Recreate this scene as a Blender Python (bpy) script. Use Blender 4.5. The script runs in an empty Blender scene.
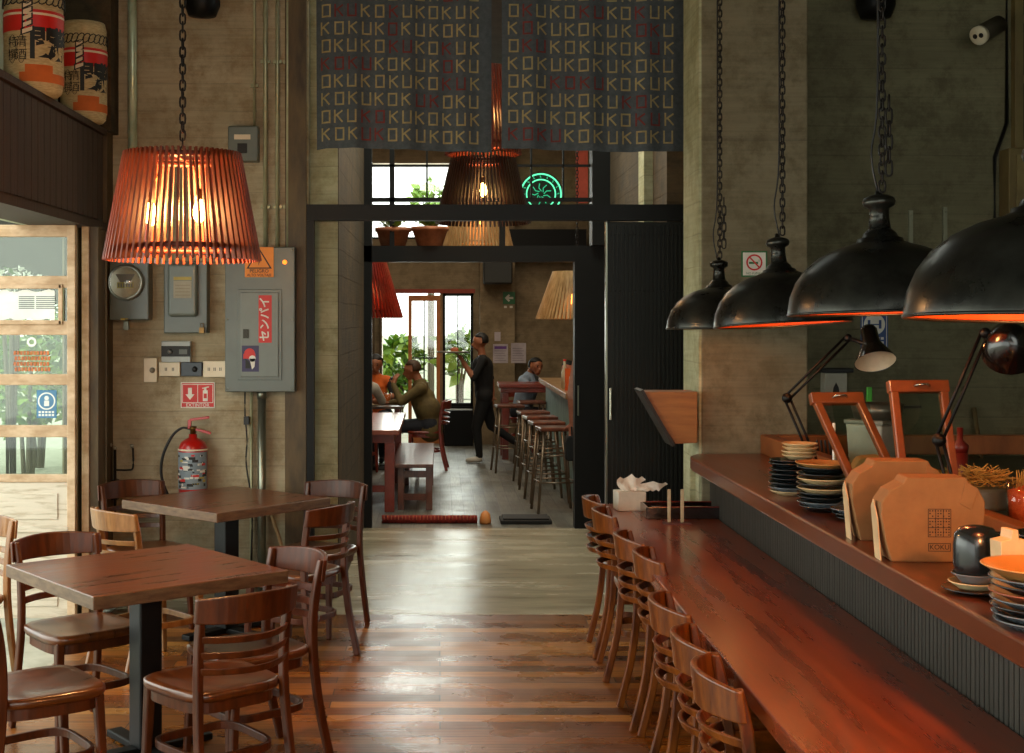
import bpy, bmesh, math, random
from mathutils import Vector, Matrix
random.seed(7)
PI = math.pi
SC = bpy.context.scene
COL = SC.collection

# ------------------------------------------------------------------ camera, world, exposure
F = 1350.0
H = 1.75
cam = bpy.data.cameras.new('camera')
cam.sensor_width = 36.0
cam.sensor_fit = 'HORIZONTAL'
cam.lens = 36.0 * F / 1024.0
cam.clip_start = 0.02
cam.clip_end = 200
co = bpy.data.objects.new('camera', cam)
COL.objects.link(co)
co.location = (0, 0, H)
co.rotation_euler = (PI / 2, 0, 0)
cam.shift_x = 72.0 / 1024.0     # view camera: level back, lens shifted
cam.shift_y = -56.5 / 1024.0
SC.camera = co

SC.view_settings.view_transform = 'Standard'
SC.view_settings.look = 'None'
SC.view_settings.exposure = -0.12
SC.view_settings.gamma = 1.0
SC.view_settings.use_curve_mapping = False
SC.cycles.use_denoising = True
SC.cycles.max_bounces = 8
SC.cycles.diffuse_bounces = 4
SC.cycles.glossy_bounces = 4
SC.cycles.transmission_bounces = 6
SC.cycles.sample_clamp_indirect = 6.0
SC.cycles.caustics_reflective = False
SC.cycles.caustics_refractive = False

w = bpy.data.worlds.new('overcast_sky')
SC.world = w
w.use_nodes = True
w.node_tree.nodes['Background'].inputs[0].default_value = (0.94, 1.0, 0.93, 1)
w.node_tree.nodes['Background'].inputs[1].default_value = 3.4


def area(name, loc, rot, sx, sy, power, color, spread=PI):
    l = bpy.data.lights.new(name, 'AREA')
    l.shape = 'RECTANGLE'
    l.size = sx
    l.size_y = sy
    l.energy = power
    l.color = color
    l.spread = spread
    o = bpy.data.objects.new(name, l)
    o.location = loc
    o.rotation_euler = rot
    COL.objects.link(o)
    return o


def portal(name, loc, rot, sx, sy):
    o = area(name, loc, rot, sx, sy, 1, (1, 1, 1))
    o.data.cycles.is_portal = True
    return o


# daylight through the folding doors on the street side, and through the shop front behind the camera
area('daylight_street_side', (-3.3, 4.2, 2.0), (0, -PI / 2 + 0.25, 0), 2.2, 5.0, 66, (0.93, 1.0, 0.83))
area('daylight_shop_front', (0.6, -3.6, 2.6), (PI / 2, 0, 0), 4.4, 2.6, 26, (1.0, 0.90, 0.66))
area('daylight_passage_skylight', (0.35, 9.75, 4.6), (0, 0, 0), 1.6, 2.2, 90, (0.96, 1.0, 0.80))
area('daylight_back_room', (-0.4, 19.9, 2.6), (-PI / 2, 0, 0), 3.6, 3.0, 260, (0.92, 1.0, 0.9))
area('fill_back_room_ceiling', (0.0, 15.0, 4.6), (0, 0, 0), 2.5, 4.5, 120, (1.0, 0.84, 0.62))  # added warm fill under the closed back room ceiling, no opening above it


# ------------------------------------------------------------------ materials
def lin(c):
    if isinstance(c, str):
        c = [int(c[i:i + 2], 16) / 255 for i in (0, 2, 4)]
        c = [x / 12.92 if x <= .04045 else ((x + .055) / 1.055) ** 2.4 for x in c]
    return tuple(c[:3]) + (1,)


def M(name, c, rough=.5, c2=None, scale=6, stretch=(1, 1, 1), bump=0, bscale=None, metal=0, coat=0, spec=.5,
      rvar=0, detail=6, lo=.35, hi=.65, trans=0):
    m = bpy.data.materials.new(name)
    m.use_nodes = True
    nt = m.node_tree
    N = nt.nodes
    L = nt.links
    b = N['Principled BSDF']
    b.inputs['Base Color'].default_value = lin(c)
    b.inputs['Roughness'].default_value = rough
    b.inputs['Metallic'].default_value = metal
    b.inputs['Coat Weight'].default_value = coat
    b.inputs['Coat Roughness'].default_value = .12
    b.inputs['Specular IOR Level'].default_value = spec
    b.inputs['Transmission Weight'].default_value = trans
    tc = N.new('ShaderNodeTexCoord')
    mp = N.new('ShaderNodeMapping')
    mp.inputs['Scale'].default_value = stretch
    L.new(tc.outputs['Object'], mp.inputs['Vector'])
    no = N.new('ShaderNodeTexNoise')
    no.inputs['Scale'].default_value = scale
    no.inputs['Detail'].default_value = detail
    no.inputs['Roughness'].default_value = .62
    L.new(mp.outputs[0], no.inputs['Vector'])
    if c2 is None:
        q = lin(c)
        c2 = tuple(x * .72 for x in q[:3])
    r = N.new('ShaderNodeValToRGB')
    r.color_ramp.elements[0].position = lo
    r.color_ramp.elements[1].position = hi
    r.color_ramp.elements[0].color = lin(c2)
    r.color_ramp.elements[1].color = lin(c)
    L.new(no.outputs['Fac'], r.inputs['Fac'])
    L.new(r.outputs[0], b.inputs['Base Color'])
    if rvar:
        mr = N.new('ShaderNodeMapRange')
        mr.inputs['To Min'].default_value = max(.02, rough - rvar)
        mr.inputs['To Max'].default_value = min(1, rough + rvar)
        L.new(no.outputs['Fac'], mr.inputs['Value'])
        L.new(mr.outputs[0], b.inputs['Roughness'])
    if bump:
        n2 = no
        if bscale:
            n2 = N.new('ShaderNodeTexNoise')
            n2.inputs['Scale'].default_value = bscale
            n2.inputs['Detail'].default_value = 5
            L.new(mp.outputs[0], n2.inputs['Vector'])
        bp = N.new('ShaderNodeBump')
        bp.inputs['Strength'].default_value = bump
        bp.inputs['Distance'].default_value = .02
        L.new(n2.outputs['Fac'], bp.inputs['Height'])
        L.new(bp.outputs[0], b.inputs['Normal'])
    return m


def emit(name, c, s):
    m = bpy.data.materials.new(name)
    m.use_nodes = True
    b = m.node_tree.nodes['Principled BSDF']
    b.inputs['Base Color'].default_value = lin(c)
    b.inputs['Emission Color'].default_value = lin(c)
    b.inputs['Emission Strength'].default_value = s
    return m


def glass(name, c=(1, 1, 1), alpha=.12, rough=.03):
    m = bpy.data.materials.new(name)
    m.use_nodes = True
    nt = m.node_tree
    N = nt.nodes
    L = nt.links
    N.remove(N['Principled BSDF'])
    t = N.new('ShaderNodeBsdfTransparent')
    t.inputs[0].default_value = lin(c)
    g = N.new('ShaderNodeBsdfGlossy')
    g.inputs['Roughness'].default_value = rough
    lw = N.new('ShaderNodeLayerWeight')
    pw = N.new('ShaderNodeMath')
    pw.operation = 'POWER'
    pw.inputs[1].default_value = 4
    L.new(lw.outputs['Facing'], pw.inputs[0])
    f = N.new('ShaderNodeMath')
    f.operation = 'MULTIPLY_ADD'
    f.inputs[1].default_value = .7
    f.inputs[2].default_value = .035
    L.new(pw.outputs[0], f.inputs[0])
    a = N.new('ShaderNodeMath')
    a.operation = 'ADD'
    a.inputs[1].default_value = alpha * .4
    L.new(f.outputs[0], a.inputs[0])
    mx = N.new('ShaderNodeMixShader')
    L.new(a.outputs[0], mx.inputs[0])
    L.new(t.outputs[0], mx.inputs[1])
    L.new(g.outputs[0], mx.inputs[2])
    L.new(mx.outputs[0], N['Material Output'].inputs[0])
    return m


def concrete(name, c, c2, c3, board=.17):
    """board-formed concrete: blotches, horizontal shutter lines, pin holes"""
    m = M(name, c, rough=.8, c2=c2, scale=1.3, stretch=(1, 1, 1.6), bump=0, detail=9, lo=.36, hi=.64)
    nt = m.node_tree
    N = nt.nodes
    L = nt.links
    b = N['Principled BSDF']
    ramp = [n for n in N if n.type == 'VALTORGB'][0]
    tc = [n for n in N if n.type == 'TEX_COORD'][0]
    sx = N.new('ShaderNodeSeparateXYZ')
    L.new(tc.outputs['Object'], sx.inputs[0])
    n0 = N.new('ShaderNodeTexNoise')
    n0.inputs['Scale'].default_value = 2
    L.new(tc.outputs['Object'], n0.inputs['Vector'])
    ma = N.new('ShaderNodeMath')
    ma.operation = 'MULTIPLY_ADD'
    ma.inputs[1].default_value = .02
    L.new(n0.outputs['Fac'], ma.inputs[0])
    L.new(sx.outputs['Z'], ma.inputs[2])
    dv = N.new('ShaderNodeMath')
    dv.operation = 'DIVIDE'
    dv.inputs[1].default_value = board
    L.new(ma.outputs[0], dv.inputs[0])
    fr = N.new('ShaderNodeMath')
    fr.operation = 'FRACT'
    L.new(dv.outputs[0], fr.inputs[0])
    gt = N.new('ShaderNodeValToRGB')
    gt.color_ramp.elements[0].color = (0, 0, 0, 1)
    gt.color_ramp.elements[1].position = .05
    gt.color_ramp.elements[1].color = (1, 1, 1, 1)
    L.new(fr.outputs[0], gt.inputs[0])
    # wood grain streaks left by boards
    mp = N.new('ShaderNodeMapping')
    mp.inputs['Scale'].default_value = (1.5, 1.5, 34)
    L.new(tc.outputs['Object'], mp.inputs[0])
    n2 = N.new('ShaderNodeTexNoise')
    n2.inputs['Scale'].default_value = 2.2
    n2.inputs['Detail'].default_value = 8
    L.new(mp.outputs[0], n2.inputs[0])
    n3 = N.new('ShaderNodeTexNoise')
    n3.inputs['Scale'].default_value = 5.5
    n3.inputs['Detail'].default_value = 10
    n3.inputs['Roughness'].default_value = .75
    L.new(tc.outputs['Object'], n3.inputs[0])
    st = N.new('ShaderNodeValToRGB')
    st.color_ramp.elements[0].position = .38
    st.color_ramp.elements[1].position = .55
    L.new(n3.outputs['Fac'], st.inputs[0])
    mx = N.new('ShaderNodeMix')
    mx.data_type = 'RGBA'
    mx.inputs['A'].default_value = lin(c3)
    L.new(st.outputs[0], mx.inputs['Factor'])
    L.new(ramp.outputs[0], mx.inputs['B'])
    mul = N.new('ShaderNodeMix')
    mul.data_type = 'RGBA'
    mul.blend_type = 'MULTIPLY'
    mul.inputs['Factor'].default_value = .4
    L.new(mx.outputs['Result'], mul.inputs['A'])
    L.new(n2.outputs['Fac'], mul.inputs['B'])
    mul2 = N.new('ShaderNodeMix')
    mul2.data_type = 'RGBA'
    mul2.blend_type = 'MULTIPLY'
    mul2.inputs['Factor'].default_value = .25
    L.new(mul.outputs['Result'], mul2.inputs['A'])
    L.new(gt.outputs[0], mul2.inputs['B'])
    L.new(mul2.outputs['Result'], b.inputs['Base Color'])
    ad = N.new('ShaderNodeMath')
    ad.operation = 'ADD'
    L.new(n2.outputs['Fac'], ad.inputs[0])
    L.new(gt.outputs[0], ad.inputs[1])
    bp = N.new('ShaderNodeBump')
    bp.inputs['Strength'].default_value = .35
    bp.inputs['Distance'].default_value = .006
    L.new(ad.outputs[0], bp.inputs['Height'])
    L.new(bp.outputs[0], b.inputs['Normal'])
    return m


def planks(name, cols, mortar, pw, pl, axis, rough, bump=.3, rvar=.12, gloss_noise=3.0, coat=0):
    """floor boards running along `axis` (0 = x, 1 = y)"""
    m = bpy.data.materials.new(name)
    m.use_nodes = True
    nt = m.node_tree
    N = nt.nodes
    L = nt.links
    b = N['Principled BSDF']
    tc = N.new('ShaderNodeTexCoord')
    mp = N.new('ShaderNodeMapping')
    if axis == 1:
        mp.inputs['Rotation'].default_value = (0, 0, PI / 2)
    L.new(tc.outputs['Object'], mp.inputs[0])
    br = N.new('ShaderNodeTexBrick')
    br.inputs['Scale'].default_value = 1
    br.inputs['Brick Width'].default_value = pl
    br.inputs['Row Height'].default_value = pw
    br.inputs['Mortar Size'].default_value = .0028
    br.inputs['Mortar Smooth'].default_value = .3
    br.inputs['Color1'].default_value = (0, 0, 0, 1)
    br.inputs['Color2'].default_value = (1, 1, 1, 1)
    br.inputs['Mortar'].default_value = (.5, .5, .5, 1)
    br.offset = .37
    L.new(mp.outputs[0], br.inputs['Vector'])
    cr = N.new('ShaderNodeValToRGB')
    cr.color_ramp.elements[0].color = lin(cols[0])
    cr.color_ramp.elements[1].color = lin(cols[-1])
    for i, c in enumerate(cols[1:-1]):
        e = cr.color_ramp.elements.new((i + 1) / (len(cols) - 1))
        e.color = lin(c)
    L.new(br.outputs['Color'], cr.inputs[0])
    mg = N.new('ShaderNodeMapping')
    mg.inputs['Scale'].default_value = (1.2, 22, 1) if axis == 0 else (22, 1.2, 1)
    L.new(tc.outputs['Object'], mg.inputs[0])
    gn = N.new('ShaderNodeTexNoise')
    gn.inputs['Scale'].default_value = 3
    gn.inputs['Detail'].default_value = 8
    L.new(mg.outputs[0], gn.inputs[0])
    gr = N.new('ShaderNodeMapRange')
    gr.inputs['From Min'].default_value = .3
    gr.inputs['From Max'].default_value = .7
    gr.inputs['To Min'].default_value = .55
    gr.inputs['To Max'].default_value = 1.1
    L.new(gn.outputs['Fac'], gr.inputs[0])
    mu = N.new('ShaderNodeMix')
    mu.data_type = 'RGBA'
    mu.blend_type = 'MULTIPLY'
    mu.inputs['Factor'].default_value = 1
    L.new(cr.outputs[0], mu.inputs['A'])
    L.new(gr.outputs[0], mu.inputs['B'])
    mm = N.new('ShaderNodeMix')
    mm.data_type = 'RGBA'
    mm.inputs['B'].default_value = lin(mortar)
    L.new(br.outputs['Fac'], mm.inputs['Factor'])
    L.new(mu.outputs['Result'], mm.inputs['A'])
    L.new(mm.outputs['Result'], b.inputs['Base Color'])
    wn = N.new('ShaderNodeTexNoise')
    wn.inputs['Scale'].default_value = gloss_noise
    wn.inputs['Detail'].default_value = 6
    L.new(tc.outputs['Object'], wn.inputs[0])
    mr = N.new('ShaderNodeMapRange')
    mr.inputs['From Min'].default_value = .3
    mr.inputs['From Max'].default_value = .7
    mr.inputs['To Min'].default_value = rough - rvar
    mr.inputs['To Max'].default_value = rough + rvar
    L.new(wn.outputs['Fac'], mr.inputs[0])
    L.new(mr.outputs[0], b.inputs['Roughness'])
    b.inputs['Coat Weight'].default_value = coat
    b.inputs['Coat Roughness'].default_value = .2
    hh = N.new('ShaderNodeMath')
    hh.operation = 'MULTIPLY_ADD'
    hh.inputs[1].default_value = -1.5
    L.new(br.outputs['Fac'], hh.inputs[0])
    h2 = N.new('ShaderNodeMath')
    h2.operation = 'MULTIPLY_ADD'
    h2.inputs[1].default_value = .6
    L.new(br.outputs['Color'], h2.inputs[0])
    L.new(gn.outputs['Fac'], h2.inputs[2])
    L.new(h2.outputs[0], hh.inputs[2])
    bp = N.new('ShaderNodeBump')
    bp.inputs['Strength'].default_value = bump
    bp.inputs['Distance'].default_value = .004
    L.new(hh.outputs[0], bp.inputs['Height'])
    L.new(bp.outputs[0], b.inputs['Normal'])
    return m


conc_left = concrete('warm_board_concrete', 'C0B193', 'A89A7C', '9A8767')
conc_strip = concrete('daylit_pale_concrete', 'CCCCA8', 'B4B490', 'A09E78')  # paler concrete: daylight on the passage edge painted into the colour
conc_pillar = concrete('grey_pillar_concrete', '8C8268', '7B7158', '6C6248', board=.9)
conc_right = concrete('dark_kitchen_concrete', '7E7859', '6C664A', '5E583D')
conc_brown = concrete('brown_concrete', '5A4526', '44341C', '35280F')
plaster_far = concrete('back_room_plaster', '9C8768', '8A7658', '7A684C', board=3)
ceil_m = M('ceiling_paint', '4A4538', .9)
wood_floor = planks('old_plank_floor', ['4E2608', '9A5A1E', '6E380C', 'B87834', '5E2F0A', 'A26020'], '140A04', .105, 1.35, 0, .29, .35, coat=.1)
far_floor_m = planks('grey_strip_floor', ['6A685F', '807C72', '5E5B52', '8A857A'], '35322C', .11, .75, 1, .36, .25, rvar=.08)
conc_floor = M('polished_concrete_floor', 'A89C84', .25, '857A64', scale=1.8, stretch=(.5, 2.4, 1), bump=.1, bscale=14, rvar=.16)  # stretched tone stands in for streaks of warm reflected light
chair_wood = M('dark_varnished_beech', '55280C', .38, '301304', scale=9, stretch=(3, 3, .6), coat=.04, spec=.35, lo=.3, hi=.7)
seat_wood = M('worn_varnished_seat', '5E300E', .3, '3A1A06', scale=5, stretch=(5, .8, 1), coat=.4, rvar=.08)
light_chair_wood = M('light_worn_lit_beech', '94683A', .34, '6E4620', scale=9, stretch=(3, 3, .6), coat=.3)
bar_chair_wood = M('honey_brown_beech', '7C420F', .34, '4A2004', scale=9, stretch=(3, 3, .6), coat=.08, spec=.4)
table_wood = M('walnut_table_top', '6A3414', .3, '41200D', scale=3, stretch=(1.0, 9, 1), coat=.2, rvar=.1, bump=.08)
table_edge = M('worn_table_edge', '6A5138', .5, '4A3220', scale=12, stretch=(1, 1, 4), bump=.1)
bar_wood = M('red_varnished_bar', '8A3A12', .28, '521C06', scale=2.2, stretch=(6, .5, 1), coat=.3, rvar=.1, bump=.04, lo=.3, hi=.72)
shelf_wood = M('brown_varnished_counter', '70381A', .3, '4A200D', scale=2.2, stretch=(6, .5, 1), coat=.25, rvar=.08, lo=.3, hi=.72)
black_metal = M('black_painted_steel', '060706', .5, '040404', spec=.22)
black_col = M('table_column_black', '080B0D', .4, '050708', spec=.35)
black_door_m = M('black_ribbed_steel', '10130D', .5, '0B0D08', spec=.3)
dark_beam = M('dark_header_boards', '3A2417', .6, '25150C', scale=4, stretch=(3, 14, 1), bump=.2)
groove_panel = M('dark_bar_front_boards', '322F28', .6, '24221C', scale=6, stretch=(1, 12, .4), bump=.25)
frame_wood = M('aged_pale_door_paint', 'D0B596', .6, 'A98A68', scale=7, stretch=(1, 1, 2), bump=.2)
white_wood = M('peeling_white_paint', 'CFC5B4', .6, 'A3947C', scale=9, stretch=(.5, 1, 4), bump=.25, lo=.3, hi=.5)
post_wood = M('brown_door_post', '5E4A2A', .6, '3C2C16', scale=6, stretch=(2, 2, .5))
dome_m = M('blackened_metal_dome', '4A4A44', .30, '1A1A18', scale=5, metal=.75, rvar=.13, bump=.05, bscale=14, lo=.3, hi=.7)
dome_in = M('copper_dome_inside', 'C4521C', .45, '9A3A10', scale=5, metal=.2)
chain_m = M('dark_chain_iron', '221C18', .45, '120E0C', metal=.6)
slat_m = M('terracotta_stained_slat', '8A3610', .5, '5E2208', scale=10, stretch=(2, 2, .5))
slat_dark = M('dark_stained_slat', '7A3018', .5, '4C1B0C', scale=10, stretch=(2, 2, .5))
slat_pale = M('pale_bamboo_slat', 'C49C68', .6, '97703F', scale=10, stretch=(2, 2, .5))
bulb_m = emit('lit_filament_bulb', 'FFC46A', 42)
bulb_soft = emit('warm_lit_bulb', 'FF9A3C', 9)
socket_m = M('brass_socket', '6A4A1E', .4, metal=.8)
panel_grey = M('grey_enamel_box', '5C625B', .38, '51564F', scale=3, coat=.1)
panel_grey2 = M('grey_enamel_door', '646A62', .36, '595F57', scale=3, coat=.1)
steel = M('galvanised_pipe', '8C8E80', .32, '6C6E60', metal=.85, scale=8, stretch=(1, 1, .3))
thin_pipe = M('painted_conduit', 'A8A888', .4, '8C8C6E', metal=.4)
green_pipe = M('green_grey_pipe', 'B4C2A6', .3, '96A48A', metal=.3)
cable_m = M('black_rubber', '0E0D0C', .5)
cream = M('cream_plastic', 'E2D3B8', .45, 'D2C2A6')
navy = M('blue_grey_plastic', '2A3440', .4)
red_paint = M('red_enamel', 'B3160E', .28, '8E0E08', coat=.3)
sign_red = M('sign_red', 'C8201A', .5, 'BC1A15')
sign_white = M('sign_white', 'E2DCD0', .5)
sign_green = M('sign_green', '1F6B35', .5)
sign_blue = M('sign_blue', '2F4A80', .5)
sign_orange = M('sign_orange', 'E8851A', .5, 'DB7812')
ink = M('black_print', '151311', .6)
gold = M('label_yellow', 'B39A38', .5)
cloth_m = M('blue_grey_cotton', '4B535A', .9, '3E464C', scale=40, bump=.1)
cloth_cream = M('cream_print', '9C9068', .9, '887B54', scale=30)
cloth_red = M('dark_red_print', '73302C', .9, '5F2523', scale=30)
kraft = M('kraft_cardboard', '8E6236', .75, '82582E', scale=14)
kraft_dark = M('kraft_print_brown', '38220F', .8)
ply_m = M('warm_plywood', '94622F', .5, '7A4C20', scale=3, stretch=(1, 1, 7))
frame_orange = M('orange_varnished_frame', '8E4A20', .4, '6E3412', scale=6, stretch=(1, 1, 1), coat=.3)
plate_dark = M('dark_glazed_ceramic', '1B2326', .25, '10161A', coat=.4)
plate_grey = M('grey_glazed_ceramic', '66717A', .25, '515C64', coat=.4)
plate_cream = M('cream_glazed_ceramic', 'D8BF94', .3, 'C5A877', coat=.3)
plate_rust = M('rust_glazed_ceramic', '9A5234', .3, coat=.3)
plate_tan = M('tan_glazed_ceramic', 'C08C50', .35, 'A87438', scale=4, coat=.3)
tissue_m = M('white_paper', 'E9E2D6', .9)
lacquer = M('black_red_lacquer', '1B0B08', .2, '0F0504', coat=.5)
lacq_red = M('red_lacquer', '6E1A0E', .25, coat=.5)
straw_m = M('dry_straw', 'C99A48', .8, '9C6E24')
leaf_m = M('green_leaf', '5E8C2C', .5, '2F5A18', scale=3)
leaf_b = M('bright_green_leaf', '9BC04A', .5, '64902A', scale=3)
bark = M('grey_bark', '6A6252', .9)
pot_m = M('terracotta_pot', 'C07850', .7, '7A3E26')
white_petal = M('white_petal', 'F4F4EE', .6)
flesh = M('skin_tone', 'A86C4C', .55, '94593C')
flesh_r = M('skin_tone_rosy', 'B8745A', .55)
hair_m = M('black_hair', '14100D', .6)
hair_b = M('brown_hair', '4A3420', .6)
black_cloth = M('black_clothing', '0F1114', .85)
olive = M('olive_jacket', '6B5C34', .85, '54472A')
bluecl = M('pale_blue_shirt', '93A4B8', .85)
orange_c = M('orange_vest', 'E0661C', .8)
whitecl = M('white_grey_shirt', 'B9B4A8', .85)
jeans = M('dark_jeans', '20242E', .85)
shoe_w = M('white_shoe', 'D8D2C6', .6)
redwood = M('red_lacquered_wood', '8E3524', .35, '63200F', scale=4, stretch=(1, 5, 1), coat=.3)
bench_m = M('brown_red_bench', '6E3A24', .35, '4A2212', scale=4, stretch=(5, 1, 1), coat=.3)
rug_red = M('red_mat', '9A2A1E', .95, '5A1410', scale=30, bump=.3)
mat_black = M('black_rubber_mat', '141210', .8)
orange_frame = M('orange_wood_door', 'C47A40', .5, 'A25E2A')
street_wall = M('pale_street_plaster', 'D8DCCB', .9, 'C2C8B4')  # pale plaster of the low wall across the street
asphalt = M('street_paving', 'B4B4A4', .9, '9C9C8C')
clear = glass('clear_glass')
clear_dim = glass('greenish_glass', (.82, .88, .82), .04)
neon = emit('green_neon', '62EEB0', 1.7)
white_diff = M('frosted_poster', 'EEF0EA', .6, 'D5DAD5')
camera_w = M('camera_housing', 'C9C2A8', .45)
camera_g = M('camera_grey', '4A4538', .5)
lamp_in = M('lamp_white_inside', 'E0C9A8', .5)
knife_green = M('green_plastic', '3F9A2A', .4)
barrel_straw = M('woven_straw_wrap', 'C9B88E', .8, 'A8946A', scale=30, stretch=(1, 1, 6), bump=.15)
barrel_or = M('orange_cloth_band', 'C8682A', .8, 'B0561E')
shutter_w = M('pale_old_shutter_wood', '6E6238', .7, '57492A', scale=5, stretch=(1, 1, .4))
dark_glass_m = M('dark_pane', '1E1C14', .3)
red_panel = M('pink_red_panel', 'C65A48', .7)


# ------------------------------------------------------------------ mesh builder
class MB:
    def __init__(s):
        s.v = []
        s.f = []
        s.m = []
        s.sm = []

    def add(s, vs, fs, mi=0, smooth=False):
        o = len(s.v)
        s.v += [tuple(p) for p in vs]
        for f in fs:
            s.f.append(tuple(i + o for i in f))
            s.m.append(mi)
            s.sm.append(smooth)
        return s

    def box(s, x0, x1, y0, y1, z0, z1, mi=0):
        vs = [(x, y, z) for x in (x0, x1) for y in (y0, y1) for z in (z0, z1)]
        fs = [(0, 1, 3, 2), (4, 6, 7, 5), (0, 4, 5, 1), (2, 3, 7, 6), (0, 2, 6, 4), (1, 5, 7, 3)]
        return s.add(vs, fs, mi)

    def bar(s, a, b, wd, ht, up=(0, 0, 1), mi=0, w2=None, h2=None):
        a = Vector(a)
        b = Vector(b)
        d = (b - a).normalized()
        u = Vector(up)
        r = d.cross(u)
        if r.length < 1e-4:
            r = d.cross(Vector((1, 0, 0)))
        r.normalize()
        n = r.cross(d).normalized()
        w2 = wd if w2 is None else w2
        h2 = ht if h2 is None else h2
        vs = []
        for p, ww, hh in ((a, wd, ht), (b, w2, h2)):
            for i, j in ((-1, -1), (1, -1), (1, 1), (-1, 1)):
                vs.append(p + r * (i * ww / 2) + n * (j * hh / 2))
        return s.add(vs, [(3, 2, 1, 0), (4, 5, 6, 7), (0, 1, 5, 4), (1, 2, 6, 5), (2, 3, 7, 6), (3, 0, 4, 7)], mi)

    def sweep(s, pts, wd, ht, up=(0, 0, 1), mi=0, rad=None, n=8, closed=False, smooth=None, upf=None):
        """sweep a rectangle (wd across, ht along up) or, with rad, a circle along pts; wd/ht/rad may be lists"""
        P = [Vector(p) for p in pts]
        k = len(P)
        vs = []
        q = n if rad is not None else 4
        for i, p in enumerate(P):
            if closed:
                d = P[(i + 1) % k] - P[i - 1]
            else:
                d = P[min(i + 1, k - 1)] - P[max(i - 1, 0)]
            d.normalize()
            u = Vector(upf(i) if upf else up)
            r = d.cross(u)
            if r.length < 1e-3:
                r = d.cross(Vector((1, 0, 0)))
            if r.length < 1e-3:
                r = d.cross(Vector((0, 1, 0)))
            r.normalize()
            nn = r.cross(d).normalized()
            if rad is not None:
                R = rad[i] if isinstance(rad, (list, tuple)) else rad
                for j in range(n):
                    a = 2 * PI * j / n
                    vs.append(p + r * (R * math.cos(a)) + nn * (R * math.sin(a)))
            else:
                W = wd[i] if isinstance(wd, (list, tuple)) else wd
                Hh = ht[i] if isinstance(ht, (list, tuple)) else ht
                for a, b in ((-1, -1), (1, -1), (1, 1), (-1, 1)):
                    vs.append(p + r * (a * W / 2) + nn * (b * Hh / 2))
        fs = []
        for i in range(k if closed else k - 1):
            i2 = (i + 1) % k
            for j in range(q):
                j2 = (j + 1) % q
                fs.append((i * q + j, i * q + j2, i2 * q + j2, i2 * q + j))
        if not closed:
            fs.append(tuple(range(q - 1, -1, -1)))
            fs.append(tuple((k - 1) * q + j for j in range(q)))
        return s.add(vs, fs, mi, (rad is not None) if smooth is None else smooth)

    def lathe(s, prof, c=(0, 0, 0), n=32, mi=0, axis=None, smooth=True, mis=None):
        """prof: (radius, height) list, revolved about +z (or axis) at c"""
        c = Vector(c)
        if axis is None:
            R = Matrix.Identity(3)
        else:
            R = Vector((0, 0, 1)).rotation_difference(Vector(axis)).to_matrix()
        vs = []
        for r, h in prof:
            for j in range(n):
                a = 2 * PI * j / n
                vs.append(c + R @ Vector((r * math.cos(a), r * math.sin(a), h)))
        for i in range(len(prof) - 1):
            fs = [(i * n + j, i * n + (j + 1) % n, (i + 1) * n + (j + 1) % n, (i + 1) * n + j) for j in range(n)]
            if i == 0:
                base = len(s.v)
                s.add(vs, fs, mis[0] if mis else mi, smooth)
            else:
                for f in fs:
                    s.f.append(tuple(x + base for x in f))
                    s.m.append(mis[i] if mis else mi)
                    s.sm.append(smooth)
        for i, rev in ((0, True), (len(prof) - 1, False)):
            if prof[i][0] > 1e-5:
                f = [base + i * n + j for j in range(n)]
                s.f.append(tuple(reversed(f)) if rev else tuple(f))
                s.m.append((mis[0] if rev else mis[-1]) if mis else mi)
                s.sm.append(False)
        return s

    def prism(s, poly, d, fr, mi=0, mi_side=None):
        """poly 2d points; fr = (origin, ex, ey, en) ; extruded by d along en"""
        o, ex, ey, en = [Vector(x) for x in fr]
        k = len(poly)
        vs = [o + ex * x + ey * y for x, y in poly] + [o + ex * x + ey * y + en * d for x, y in poly]
        s.add(vs, [tuple(range(k - 1, -1, -1)), tuple(range(k, 2 * k))], mi)
        o2 = len(s.v) - 2 * k
        for i in range(k):
            j = (i + 1) % k
            s.f.append((o2 + i, o2 + j, o2 + k + j, o2 + k + i))
            s.m.append(mi if mi_side is None else mi_side)
            s.sm.append(False)
        return s

    def sphere(s, c, r, n=16, m=10, mi=0, sc=(1, 1, 1)):
        c = Vector(c)
        vs = [c + Vector((0, 0, -r * sc[2]))]
        for i in range(1, m):
            t = PI * i / m
            for j in range(n):
                a = 2 * PI * j / n
                vs.append(c + Vector((r * sc[0] * math.sin(t) * math.cos(a), r * sc[1] * math.sin(t) * math.sin(a), -r * sc[2] * math.cos(t))))
        vs.append(c + Vector((0, 0, r * sc[2])))
        fs = [(0, 1 + (j + 1) % n, 1 + j) for j in range(n)]
        for i in range(m - 2):
            for j in range(n):
                fs.append((1 + i * n + j, 1 + i * n + (j + 1) % n, 1 + (i + 1) * n + (j + 1) % n, 1 + (i + 1) * n + j))
        t = len(vs) - 1
        fs += [(t, 1 + (m - 2) * n + j, 1 + (m - 2) * n + (j + 1) % n) for j in range(n)]
        return s.add(vs, fs, mi, True)

    def text(s, body, size, fr, mi=0, fn=None, align='CENTER', depth=.001, bold=0, sx=1):
        vs, fs = text_mesh(body, align, bold, .06 if fn else 0)
        o, ex, ey, en = [Vector(x) for x in fr]
        out = []
        for x, y in vs:
            p = o + ex * (x * size * sx) + ey * (y * size) + en * depth
            if fn:
                p = fn(p)
            out.append(p)
        return s.add(out, fs, mi)

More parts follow.
